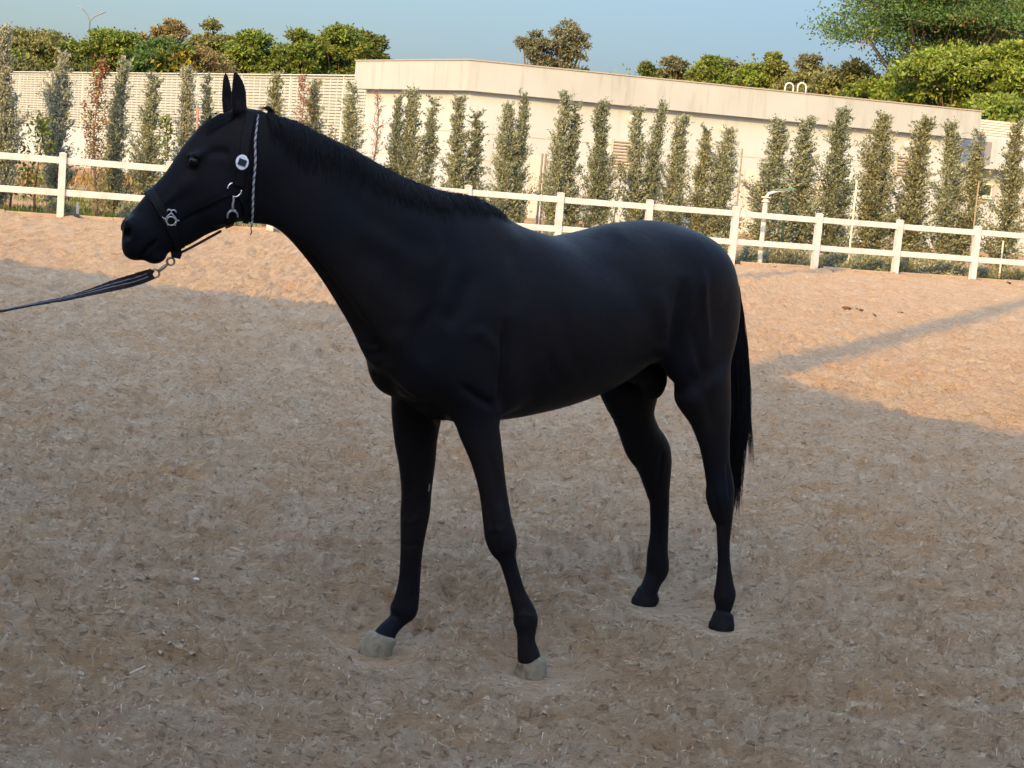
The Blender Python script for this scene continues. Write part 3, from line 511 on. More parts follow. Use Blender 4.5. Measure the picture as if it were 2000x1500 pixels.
# grass and weeds
gmat = mat('grass_blades', (.10, .14, .03), .7, .2, island=.45, transl=.2)
n = 16000; fx = rng.random(n); cl = rng.random((140, 2)); ci = rng.integers(0, 140, n); al = np.where(ci < 90, cl[ci, 0]*13-9, cl[ci, 0]*45-10)+rng.normal(size=n)*.35; of = .45+np.where(ci < 90, cl[ci, 1]**1.6*9, cl[ci, 1]*2.6)+rng.normal(size=n)*.2
of = np.maximum(of, .32); P = FP[None]+FD[None]*al[:, None]+FN[None]*of[:, None]; P[:, 2] = out_h(P[:, 0], P[:, 1]); V, F = leaf_quads(P, rng.normal(size=(n, 3))*.4+np.array([0, 0, 1.]), .08+.14*rng.random(n), .006+.008*rng.random(n))
tag(fast('grass', V, F, gmat), 'green weeds and grass growing beyond the fence', 'grass', kind='stuff')
n = 7000; cl = rng.random((80, 2)); ci = rng.integers(0, 80, n); al = cl[ci, 0]*16-9+rng.normal(size=n)*.4; of = 9+cl[ci, 1]*16+rng.normal(size=n)*.4; P = FP[None]+FD[None]*al[:, None]+FN[None]*of[:, None]; P[:, 2] = out_h(P[:, 0], P[:, 1]); V, F = leaf_quads(P, rng.normal(size=(n, 3))*.5+np.array([0, 0, 1.]), .2+.3*rng.random(n), .015+.02*rng.random(n))
tag(fast('dry_grass', V, F, mat('dry_blades', (.24, .17, .07), .8, .1, island=.35)), 'dry brown weeds on the bank beyond the left fence', 'dry grass', kind='stuff')

# ---- trees beyond the wall and the building
FOL = dict(dark=(.090, .125, .032), olive=(.165, .175, .060), green=(.135, .190, .032), lime=(.165, .225, .036), gold=(.27, .21, .028), tan=(.215, .180, .080), blue=(.150, .160, .095), deep=(.075, .135, .034))
FOL = {k: mat('foliage_'+k, c, .65, .25, island=.45, transl=.22) for k, c in FOL.items()}
limb = mat('limb_bark', (.16, .12, .09), .9, .1)
def lobes(r, n, R_, H_, base, flat=.75):
    L = []
    for i in range(n):
        u = r.random()**.42; a = r.random()*6.28; s_ = R_*(.24+.18*r.random()); q = (R_-s_*.8)*r.random()**.62; top = base+(H_-base)*(1-.42*(q/R_)**2)*(.91+.09*r.random()); z = base+(top-base)*u**.8
        L.append((math.cos(a)*q, math.sin(a)*q, min(z, H_-s_*flat), s_, s_*flat))
    L.append((0, 0, H_-R_*.3*flat, R_*.3, R_*.3*flat)); return L
def tree(name, xt, yt, Y, wpx, mk, nl, label, seed, ls=.24, base=.25, flat=.75, nlob=40, cat='tree', mk2=None, feather=0., skirt=1., grp='trees beyond the wall and building', hmin=None):
    P = at(xt, yt, Y); g0 = ground_at(P[0], P[1]); H_ = P[2]-g0; R_ = wpx/2*Y/FPX*1.18; r = np.random.default_rng(seed); o = empty(name, (P[0], P[1], g0)); tag(o, label, cat, grp)
    LB = lobes(r, nlob, R_, H_, max(H_*base if H_*base > 5.5 else 0, 3.6, H_-3.3*R_), flat); m_ = MB(); zz = np.linspace(0, H_*.7, 7); m_.tube(np.stack([.15*np.sin(zz+seed), .1*np.cos(zz*.8), zz], 1), np.linspace(.02*H_+.06, .05, 7), 8)
    Ps = []; Ds = []
    for (x, y, z, s_, sz) in LB:
        z0 = max(H_*.15, z*.55); c = np.array([x, y, z]); st = np.array([.15*math.sin(z0+seed), .1*math.cos(z0*.8), z0]); m_.tube([st, st*.5+c*.5+np.array([0, 0, .1*H_*r.random()])*.5, c], [.07, .045, .02], 5, cap=False)
        for _ in range(3): d = r.normal(size=3); d /= np.linalg.norm(d); m_.tube([c, c+d*np.array([s_, s_, sz])*.9], [.025, .008], 4, cap=False)
        k = int(1.5*nl*s_*s_/sum(q[3]**2 for q in LB)); nc = max(5, int(k/26)); d = r.normal(size=(nc, 3)); d[:, 2] = np.abs(d[:, 2])*.9-.25*np.abs(d[:, 2].mean()); d /= np.linalg.norm(d, axis=1)[:, None]; cc = c+d*np.array([s_, s_, sz])*(.62+.42*r.random(nc))[:, None]
        ci = r.integers(0, nc, k); sp = r.normal(size=(k, 3))*np.array([1, 1, .62])*(s_*.15+.04); Ps.append(cc[ci]+sp); Ds.append(d[ci]*.6+r.normal(size=(k, 3))*.7+np.array([0, 0, -.25+feather]))
    Ps = np.vstack(Ps); Ds = np.vstack(Ds); n_ = len(Ps); V, F = leaf_quads(Ps, Ds, ls*(.6+.8*r.random(n_)), ls*(.20+.14*r.random(n_))); m_.build('trunk', limb, o)
    if mk2:
        sel = (np.sin(Ps[:, 0]*1.1+seed)+np.sin(Ps[:, 2]*1.4+seed*2)+.5*r.normal(size=n_)) > 1.05; F4 = F; fast('crown', V, F4[~sel], FOL[mk], o); fast('foliage', V, F4[sel], FOL[mk2], o)
    else: fast('crown', V, F, FOL[mk], o)
    return o
TR = [
 ('broadleaf_tree', 68, 62, 122, 150, 'olive', 9000, 'olive green tree behind the left end of the louvred screen', 31, dict(mk2='green', base=.2)),
 ('conifer_tree', 134, 84, 118, 58, 'dark', 3500, 'small dark pointed tree left of the street lamp', 32, dict(nlob=16, base=.2)),
 ('broadleaf_tree', 20, 96, 116, 110, 'olive', 5000, 'low green tree at the left picture edge over the screen', 33, dict(mk2='lime', base=.3)),
 ('broadleaf_tree', 222, 60, 112, 130, 'green', 11000, 'rounded mid green tree right of the street lamp', 34, dict(mk2='dark', base=.2)),
 ('broadleaf_tree', 282, 66, 118, 84, 'tan', 3800, 'small tan tree between the rounded green tree and the tall tan tree', 35, dict(nlob=14, base=.3)),
 ('dry_tree', 333, 38, 122, 84, 'tan', 6500, 'tall tan brown dry tree above the feathery green one', 36, dict(mk2='olive', nlob=20, base=.25)),
 ('feathery_tree', 322, 82, 104, 140, 'deep', 9000, 'low feathery dark green tree with drooping fronds above the screen', 37, dict(flat=.42, ls=.32, mk2='gold', base=.35)),
 ('broadleaf_tree', 412, 40, 118, 92, 'olive', 8500, 'tall olive tree left of the horse ears', 38, dict(base=.3, nlob=18)),
 ('dry_tree', 402, 92, 106, 112, 'tan', 5200, 'brown twiggy dry shrub tree low behind the horse ears', 39, dict(base=.3, ls=.16)),
 ('broadleaf_tree', 496, 64, 108, 104, 'green', 8500, 'bright green tree right above the horse ears', 40, dict(mk2='lime', base=.2)),
 ('broadleaf_tree', 586, 60, 108, 96, 'green', 8500, 'green tree between the bright green one and the golden one', 41, dict(base=.2, mk2='olive')),
 ('broadleaf_tree', 668, 50, 110, 130, 'green', 11000, 'large rounded tree with golden autumn leaves left of the building', 42, dict(mk2='gold', base=.2)),
 ('broadleaf_tree', 722, 62, 114, 80, 'dark', 5000, 'darker tree half hidden right of the golden one', 43, dict(base=.25, mk2='olive')),
 ('pine_tree', 1046, 60, 100, 62, 'blue', 6500, 'shorter left pine of the pair above the building roof', 44, dict(nlob=22, base=.3, ls=.15)),
 ('pine_tree', 1112, 40, 100, 84, 'blue', 9500, 'taller right pine of the pair above the building roof', 45, dict(nlob=34, base=.3, ls=.15)),
 ('conifer_tree', 1266, 126, 108, 34, 'dark', 1800, 'smallest dark treetop peeking over the roof left of the treeline', 46, dict(nlob=10)),
 ('conifer_tree', 1318, 112, 108, 44, 'blue', 3200, 'grey green pointed treetop at the left of the right hand treeline', 47, dict(nlob=16)),
 ('broadleaf_tree', 1384, 110, 106, 82, 'green', 5500, 'green domed treetop left of a thin grey one over the roof', 48, dict(mk2='olive')),
 ('conifer_tree', 1424, 118, 108, 38, 'blue', 2600, 'thin grey green treetop left of the roof arches', 49, dict(nlob=12)),
 ('broadleaf_tree', 1464, 130, 104, 86, 'lime', 5000, 'yellow green bushy treetop left of the roof arches', 50, dict(mk2='green')),
 ('broadleaf_tree', 1514, 105, 104, 66, 'green', 5500, 'small topped green tree directly above the roof arches', 51, dict(nlob=18, mk2='olive')),
 ('broadleaf_tree', 1590, 108, 104, 88, 'blue', 6500, 'grey green twiggy tree right of the roof arches', 52, dict(nlob=22, ls=.15)),
 ('broadleaf_tree', 1556, 140, 100, 90, 'olive', 4500, 'low olive bush tree peeping just over the roof by the arches', 57, dict()),
 ('broadleaf_tree', 1668, 120, 98, 130, 'olive', 8500, 'mid green tree in the shade of the spreading tree', 53, dict(mk2='blue')),
 ('spreading_tree', 1850, -42, 96, 440, 'deep', 38000, 'huge dark spreading tree with layered boughs and orange seed pods', 54, dict(flat=.26, nlob=70, base=.52, ls=.19, mk2='green')),
 ('broadleaf_tree', 1868, 98, 90, 230, 'lime', 19000, 'big bright yellow green tree over the right end of the roof', 55, dict(mk2='green', nlob=40, base=.2)),
 ('broadleaf_tree', 1985, 84, 88, 130, 'lime', 9000, 'yellow green tree cut by the right picture edge', 56, dict(mk2='gold', base=.15)),
 ('broadleaf_tree', 1742, 150, 94, 150, 'green', 9000, 'low green bush along the roof edge under the spreading tree', 58, dict(mk2='lime', base=.2)),
 ('broadleaf_tree', 1950, 180, 84, 130, 'green', 6000, 'green bush just above the slatted roof screen', 59, dict(mk2='lime', base=.1)),
 ('broadleaf_tree', 30, 118, 126, 300, 'green', 6000, 'low green thicket behind the left half of the screen', 60, dict(base=.1)),
 ('broadleaf_tree', 560, 98, 120, 330, 'green', 9000, 'dense green thicket behind the right half of the louvred screen', 63, dict(base=.1, mk2='lime')),
 ('broadleaf_tree', 245, 92, 124, 330, 'olive', 9000, 'dense olive thicket between the street lamp and the horse ears', 64, dict(base=.1, mk2='green')),
 ('broadleaf_tree', 1660, 150, 102, 260, 'olive', 8000, 'olive thicket along the roof just right of the arches', 65, dict(base=.1, mk2='green')),
 ('broadleaf_tree', 1440, 134, 112, 400, 'green', 9000, 'low green thicket showing along the roof left of the spreading tree', 62, dict(base=.1, mk2='olive')),
 ('broadleaf_tree', 450, 110, 124, 300, 'olive', 7000, 'low olive thicket behind the screen between the larger trees', 61, dict(base=.1)),
]
for nm, x, y, Y, wpx_, mk, nl, lab, sd, kw in TR: tree(nm, x, y, Y, wpx_, mk, nl, lab, sd, **kw)
# the wood that goes on beyond the wall, left of the picture
n = 26000; u = rng.random(n); cl = rng.random(160); ci = rng.integers(0, 160, n); X_ = -150+112*cl[ci]+rng.normal(size=n)*2.2; Y_ = 128-8*cl[ci]+6*np.sin(cl[ci]*40)+rng.normal(size=n)*1.5; hh_ = 6.5+2.2*np.sin(cl[ci]*57)+1.2*np.sin(cl[ci]*131); Z_ = 1+(hh_-1)*rng.random(n)**.6+rng.normal(size=n)*.3
V, F = leaf_quads(np.stack([X_, Y_, Z_], 1), rng.normal(size=(n, 3)), .5+.4*rng.random(n), .14+.1*rng.random(n)); tag(fast('far_woods', V, F, FOL['green']), 'green woods going on behind the wall past the left edge', 'woods', kind='stuff')
# orange pods in the spreading tree
r = np.random.default_rng(9); sp = [ (1890, 40), (1905, 62), (1935, 55), (1880, 78), (1925, 92), (1945, 30), (1985, 42), (1830, 55), (1712, 62), (1688, 78), (1920, 70), (1950, 75), (1900, 30), (1935, 12), (1858, 36), (1965, 60)]
P = np.vstack([at(x, y, 94-r.random()*3)+r.normal(size=(16, 3))*np.array([.20, .3, .18]) for x, y in sp]); n = len(P); V, F = leaf_quads(P, r.normal(size=(n, 3))+np.array([0, 0, -1]), .14+.1*r.random(n), .035+.02*r.random(n))
bt = [o for o in bpy.data.objects if o.name.startswith('spreading_tree')][0]; pd = fast('seed_pods', V, F, mat('pods', (.38, .22, .08), .7, island=.3)); world_child(pd, bt); pd['label'] = 'orange hanging seed pods'
# small litter on the sand
dung = mat('dung', (.10, .055, .025), .9, .1)
def lump(name, x, y, s_, m, label, cat, grp=None, sx=1.):
    P = gp(x, y); q = MB(); q.sphere((0, 0, s_*.3), (s_*sx, s_, s_*.7), 9, 6); V = np.array(q.V); V += .25*s_*rng.normal(size=V.shape)*.5; o = obj(name, V, q.F, m, smooth=True); o.location = (P[0], P[1], float(sand_h(np.array([P[0]]), np.array([P[1]]))[0])); return tag(o, label, cat, grp)
for x, y, s_, lab in ((1652, 613, .05, 'largest dark dropping at the left end of the scattered line on sunlit sand'), (1669, 614, .035, 'pale brown dropping second from the left in the scattered line on sunlit sand'), (1681, 616, .025, 'tiny dropping third from the left in the scattered line on sunlit sand'), (1704, 624, .035, 'dropping at the right end of the scattered line on sunlit sand'), (1758, 622, .05, 'lone ring shaped dropping on sunlit sand right of the scattered line')):
    lump('dropping', x, y, s_, dung, lab, 'dropping', 'droppings on the sunlit sand', 1.5)
lump('dark_leaf_clump', 277, 1297, .010, blk, 'tiny black clump lying on the sand at the lower left', 'clump', None, 1.6)
lump('white_chip', 382, 1166, .008, wp, 'tiny bright white chip on the sand left of the front hooves', 'chip', None, 1.5)
a, b = gp(250, 1364), gp(281, 1349); m_ = MB(); m_.tube([(a+(b-a)*t)+UP*(float(sand_h(np.array([a[0]]), np.array([a[1]]))[0])+.012) for t in (0, .5, 1)], [.0022, .0028, .002], 6); tag(m_.build('twig', mat('straw', (.45, .38, .27), .8)), 'short pale straw lying on the sand at the lower left', 'twig')
# ------------------------------------------------------------------ HORSE (implicit body, polygonised)
AX = np.array([-.695, -.719, 0]); AX /= np.linalg.norm(AX)
LT = np.array([-AX[1], AX[0], 0]); HO = np.array([.747, 6.47, 0])
def stz(p):
    p = np.asarray(p, float); return HO + p[..., 0:1]*AX + p[..., 1:2]*LT + p[..., 2:3]*np.array([0, 0, 1.])
def toH(P):
    q = np.asarray(P, float) - HO; return np.stack([q@AX, q@LT, q[..., 2]], -1)
def pl(x, y, t=0.):                      # point of the horse's own vertical plane at lateral offset t
    d = ray(x, y); k = (t + (HO-CAM)@LT)/(d@LT); return toH(CAM + d*k)
HP = at(485, 230, 5.12); HY = math.radians(-160)
HH = np.array([math.cos(HY), math.sin(HY), 0]); HN = np.array([-HH[1], HH[0], 0])   # head heading, head's left
def hd(x, y, n=0.):
    d = ray(x, y); k = (n + (HP-CAM)@HN)/(d@HN); return toH(CAM + d*k)
hN = toH(HO + HN); hH = toH(HO + HH)     # in horse coordinates
LAT = np.array([0, 1., 0]); FWD = np.array([1., 0, 0]); UPV = np.array([0, 0, 1.])

def rot_st(a): c, s_ = math.cos(a), math.sin(a); return [(c, 0, -s_), (0, 1, 0), (s_, 0, c)]
class Field:
    def __init__(s, lo, hi, h):
        s.h = h; s.lo = np.array(lo, float)
        s.n = (np.ceil((np.array(hi)-s.lo)/h)+1).astype(int)
        s.ax = [(s.lo[i]+h*np.arange(s.n[i])).astype(np.float32) for i in range(3)]
        s.f = np.full(s.n, .25, np.float32)
    def box(s, lo, hi):
        a = np.clip(np.floor((lo-s.lo)/s.h).astype(int), 0, s.n); b = np.clip(np.ceil((hi-s.lo)/s.h).astype(int)+1, 0, s.n)
        return tuple(slice(a[i], b[i]) for i in range(3))
    def coords(s, sl): return s.ax[0][sl[0]][:, None, None], s.ax[1][sl[1]][None, :, None], s.ax[2][sl[2]][None, None, :]
    def add(s, sl, d, k, sub=False):
        a = s.f[sl]
        if sub: a = -a
        h = np.maximum(k-np.abs(a-d), 0)/k if k > 0 else 0
        r = np.minimum(a, d)-h*h*k*.25
        s.f[sl] = -r if sub else r
    def chain(s, st, k=.03, sub=4, m=.10, cap=1.0):
        # st rows: centre(3), a_up, a_down, b, p, side(3): 'up' is made perpendicular to the axis and the side
        st = np.array([np.concatenate([np.ravel(x) for x in r]) for r in st], float)
        if len(st) > 2 and sub > 1:
            E = np.vstack([2*st[0]-st[1], st, 2*st[-1]-st[-2]]); o = []
            for i in range(1, len(E)-2):
                for q in range(sub):
                    u = q/sub; p0, p1, p2, p3 = E[i-1], E[i], E[i+1], E[i+2]
                    o.append(.5*((2*p1)+(-p0+p2)*u+(2*p0-5*p1+4*p2-p3)*u*u+(-p0+3*p1-3*p2+p3)*u**3))
            o.append(st[-1]); st = np.array(o)
        C = st[:, :3]; R = np.maximum(st[:, 3:6], .003); P = st[:, 6]; S = st[:, 7:10]
        rm = R.max()+m
        sl = s.box(C.min(0)-rm, C.max(0)+rm); tmp = np.full([x.stop-x.start for x in sl], .3, np.float32)
        for i in range(len(C)-1):
            r = max(R[i].max(), R[i+1].max())+m
            q = s.box(np.minimum(C[i], C[i+1])-r, np.maximum(C[i], C[i+1])+r)
            X, Y, Z = s.coords(q); T = C[i+1]-C[i]; L = np.linalg.norm(T); T = T/L
            sd = S[i]+S[i+1]; sd = sd-T*(sd@T); sd /= np.linalg.norm(sd); up = np.cross(T, sd)
            if up[2] < -1e-6 or (abs(T[2]) > .8 and up[0] < 0): up = -up
            x, y, z = X-C[i][0], Y-C[i][1], Z-C[i][2]
            w = x*T[0]+y*T[1]+z*T[2]; tau = np.clip(w/L, 0, 1); dx = w-tau*L
            du = x*up[0]+y*up[1]+z*up[2]; dl = np.abs(x*sd[0]+y*sd[1]+z*sd[2])
            at_, ab_, b_ = [R[i][j]+(R[i+1][j]-R[i][j])*tau for j in range(3)]
            p = P[i]+(P[i+1]-P[i])*tau
            a = np.where(du > 0, at_, ab_); pe = np.where(du > 0, p, 2.0)
            rho = (np.abs(du/a)**pe+(dl/b_)**pe)**(1/pe)
            c = np.minimum(np.minimum(at_, ab_), b_)*cap
            rho = np.sqrt(rho**2+(dx/c)**2)+1e-6
            rr = np.sqrt(du*du+dl*dl+dx*dx)
            d = (rho-1)*np.maximum(rr/rho, .3*c)
            ts = tuple(slice(q[j].start-sl[j].start, q[j].stop-sl[j].start) for j in range(3))
            tmp[ts] = np.minimum(tmp[ts], d)
        s.add(sl, tmp, k)
    def ell(s, c, r, ax=None, k=.03, sub=False, m=.08):
        c = np.array(c, float); r = np.array(r, float); M = np.eye(3) if ax is None else np.array(ax, float)
        rm = r.max()+m; sl = s.box(c-rm, c+rm); X, Y, Z = s.coords(sl); x, y, z = X-c[0], Y-c[1], Z-c[2]
        q = [(x*M[i][0]+y*M[i][1]+z*M[i][2])/r[i] for i in range(3)]
        rho = np.sqrt(q[0]**2+q[1]**2+q[2]**2)+1e-6; rr = np.sqrt(x*x+y*y+z*z)
        s.add(sl, ((rho-1)*np.maximum(rr/rho, .3*r.min())).astype(np.float32), k, sub)
    def mesh(s):
        f = s.f; n = f.shape; ins = f < 0
        c = np.zeros([x-1 for x in n], np.int8)
        for a in (0, 1):
            for b in (0, 1):
                for d in (0, 1): c += ins[a:n[0]-1+a, b:n[1]-1+b, d:n[2]-1+d]
        act = (c > 0) & (c < 8); idx = np.full(act.shape, -1, np.int32); I = np.argwhere(act); idx[act] = np.arange(len(I))
        pos = np.zeros((len(I), 3)); cnt = np.zeros(len(I))
        V = {(a, b, d): f[I[:, 0]+a, I[:, 1]+b, I[:, 2]+d] for a in (0, 1) for b in (0, 1) for d in (0, 1)}
        for k1 in V:
            for ax in range(3):
                if k1[ax]: continue
                k2 = list(k1); k2[ax] = 1; k2 = tuple(k2); v1, v2 = V[k1], V[k2]; m = (v1 < 0) != (v2 < 0)
                t = np.where(m, v1/np.where(m, v1-v2, 1), 0); p = np.zeros((len(I), 3)); p[:] = k1; p[:, ax] = t
                pos[m] += p[m]; cnt[m] += 1
        pos = s.lo+s.h*(I+pos/cnt[:, None]); F = []
        for ax in range(3):
            o = [j for j in range(3) if j != ax]
            sl1 = [slice(1, n[j]-1) for j in range(3)]; sl2 = list(sl1)
            sl1[ax] = slice(0, n[ax]-1); sl2[ax] = slice(1, n[ax])
            A = ins[tuple(sl1)]; B = ins[tuple(sl2)]; E = np.argwhere(A != B)
            if not len(E): continue
            base = E.copy(); base[:, o[0]] += 1; base[:, o[1]] += 1
            q = []
            for da, db in ((0, 0), (-1, 0), (-1, -1), (0, -1)):
                e = base.copy(); e[:, o[0]] += da; e[:, o[1]] += db; q.append(idx[e[:, 0], e[:, 1], e[:, 2]])
            q = np.stack(q, 1); fl = A[tuple(E.T)]
            if ax == 1: fl = ~fl
            q[~fl] = q[~fl][:, ::-1]; F.append(q)
        return pos, np.vstack(F)

def smooth_verts(V, F, it, lam=.5, wt=None):
    e = np.vstack([F[:, [0, 1]], F[:, [1, 2]], F[:, [2, 3]], F[:, [3, 0]]]); n = len(V)
    dg = np.bincount(e.ravel(), minlength=n).astype(float)
    def lap(V):
        S = np.stack([np.bincount(e[:, 0], V[e[:, 1], j], n)+np.bincount(e[:, 1], V[e[:, 0], j], n) for j in range(3)], 1)
        return S/dg[:, None]-V
    for i in range(it):
        if wt is not None: V = V+lam*lap(V)*wt[:, None]; continue
        V = V+lam*lap(V); V = V-(lam+.02)*lap(V)
    return V

def vnormals(V, F):
    n = np.cross(V[F[:, 2]]-V[F[:, 0]], V[F[:, 3]]-V[F[:, 1]]); N = np.zeros_like(V)
    for j in range(4):
        for c in range(3): N[:, c] += np.bincount(F[:, j], n[:, c], len(V))
    return N/np.maximum(np.linalg.norm(N, axis=1), 1e-12)[:, None]
GROOVES = [([(572, 462), (610, 515), (660, 582), (700, 636), (742, 692), (760, 720)], 15, .012), ([(988, 620), (987, 700), (984, 760), (980, 806)], 9, .012),
    ([(726, 722), (760, 756), (800, 792), (850, 815)], 13, .012), ([(898, 752), (935, 778), (968, 794)], 9, .008), ([(1337, 540), (1331, 600), (1316, 650), (1300, 690)], 11, .010),
    ([(1376, 520), (1376, 600), (1384, 680)], 7, -.005), ([(1282, 560), (1296, 620), (1300, 665), (1282, 700)], 16, -.008), ([(352, 430), (388, 414), (424, 402)], 5, .004), ([(270, 509), (284, 489), (306, 469)], 3.2, .012),
    ([(497, 250), (500, 320), (492, 390), (470, 430)], 9, .006), ([(362, 306), (376, 302), (392, 308)], 3.5, -.004), ([(364, 321), (378, 326), (392, 322)], 3, -.0025), ([(400, 300), (430, 296), (450, 300)], 8, .005),
    ([(860, 640), (900, 600), (930, 520)], 22, .006), ([(770, 640), (790, 690), (850, 740)], 20, -.005), ([(940, 960), (965, 1040), (975, 1085)], 5, .003), ([(690, 480), (760, 520), (830, 600)], 30, .006),
    ([(240, 430), (262, 440), (268, 470)], 4, -.003), ([(1340, 720), (1380, 780), (1400, 850)], 12, .005), ([(1012, 1130), (1024, 1170)], 3, .002), ([(1415, 1020), (1414, 1120)], 4, .002), ([(800, 900), (806, 980)], 6, .004), ([(955, 880), (972, 950), (978, 1000)], 6, .004),
    ([(950, 1040), (965, 1034), (985, 1040)], 6, -.003), ([(962, 1084), (980, 1088), (1004, 1080)], 5, .003), ([(994, 1100), (1004, 1140), (1018, 1180)], 3, .003), ([(786, 1012), (800, 1020), (830, 1010)], 6, -.003), ([(784, 1062), (800, 1066), (826, 1060)], 5, .003),
    ([(812, 1090), (810, 1140), (804, 1180)], 3, .003), ([(1005, 1204), (1025, 1200), (1045, 1208)], 5, -.003), ([(1395, 960), (1402, 1000), (1408, 1040)], 5, .004), ([(1420, 900), (1424, 940), (1426, 980)], 4, .004), ([(1294, 880), (1290, 920), (1284, 960)], 4, .004), ([(1284, 1000), (1286, 1060), (1290, 1100)], 3, .003),
    ([(1180, 500), (1240, 560), (1290, 640)], 26, .004), ([(1150, 450), (1190, 440), (1230, 470)], 18, -.004), ([(1040, 560), (1060, 680), (1100, 760)], 14, .0025), ([(1090, 560), (1112, 680), (1145, 740)], 14, .0025), ([(870, 420), (880, 500), (850, 600), (800, 680)], 16, .005), ([(1000, 470), (1010, 540), (1000, 620)], 18, .004),
    ([(640, 350), (720, 420), (800, 470), (860, 500)], 24, .005), ([(1350, 640), (1372, 720), (1392, 800)], 10, .005), ([(1290, 720), (1320, 780), (1345, 830)], 8, -.003), ([(905, 660), (940, 650), (970, 680), (975, 740)], 12, -.004), ([(690, 655), (715, 700), (740, 720)], 7, -.004), ([(700, 665), (722, 680), (738, 676)], 4, .003), ([(702, 682), (726, 697), (748, 692)], 4, .003), ([(708, 702), (730, 716), (752, 712)], 4, .003), ([(830, 800), (868, 828), (890, 828)], 8, .006), ([(700, 690), (720, 712), (735, 745)], 5, .005)]
def sculpt(V, F, cut=3.0):
    W = stz(V); d = W-CAM; z = d@FW; P = np.stack([1000+FPX*(d@CR)/z, 750-FPX*(d@CU)/z], 1)
    N = vnormals(V, F); NW = N[:, 0:1]*AX+N[:, 1:2]*LT+N[:, 2:3]*UPV
    face = np.clip(-(NW*d).sum(1)/np.linalg.norm(d, axis=1)*3, 0, 1)*(z < 7.2); D = np.zeros(len(V))
    for pts, w, dep in GROOVES:
        pts = np.array(pts, float); best = np.full(len(V), 1e9); fade = np.zeros(len(V)); m = len(pts)-1
        for i, (a, b) in enumerate(zip(pts[:-1], pts[1:])):
            u = np.clip(((P-a)@(b-a))/((b-a)@(b-a)), 0, 1); q = np.linalg.norm(P-a-u[:, None]*(b-a), axis=1)
            fade = np.where(q < best, (i+u)/m, fade); best = np.minimum(best, q)
        D += 1.7*dep*np.exp(-(best/w)**2)*face*np.clip(np.sin(fade*math.pi)*1.6, 0, 1)
    return V-N*D[:, None]

def leg(rows, t0, t1, q, side, ytop=None):
    """rows of (y, xl, xr) in the picture -> stations; t runs t0 (top) .. t1 (foot); q = depth/width ratios"""
    o = []; n = len(rows); y0, y1 = rows[0][0], rows[-1][0]
    for i, (y, xl, xr) in enumerate(rows):
        u = (y-y0)/(y1-y0); t = t0+(t1-t0)*u; c = pl((xl+xr)/2, y, t); l = pl(xl, y, t); r = pl(xr, y, t)
        P = stz(c); dep = (P-CAM)@FW; rad = (xr-xl)/2*dep/FPX; qq = q[i] if hasattr(q, '__len__') else q
        b = rad*math.sqrt(2/(1+qq*qq)); o.append([c, b*qq, b*qq, b, 2.0, LAT])
    return o

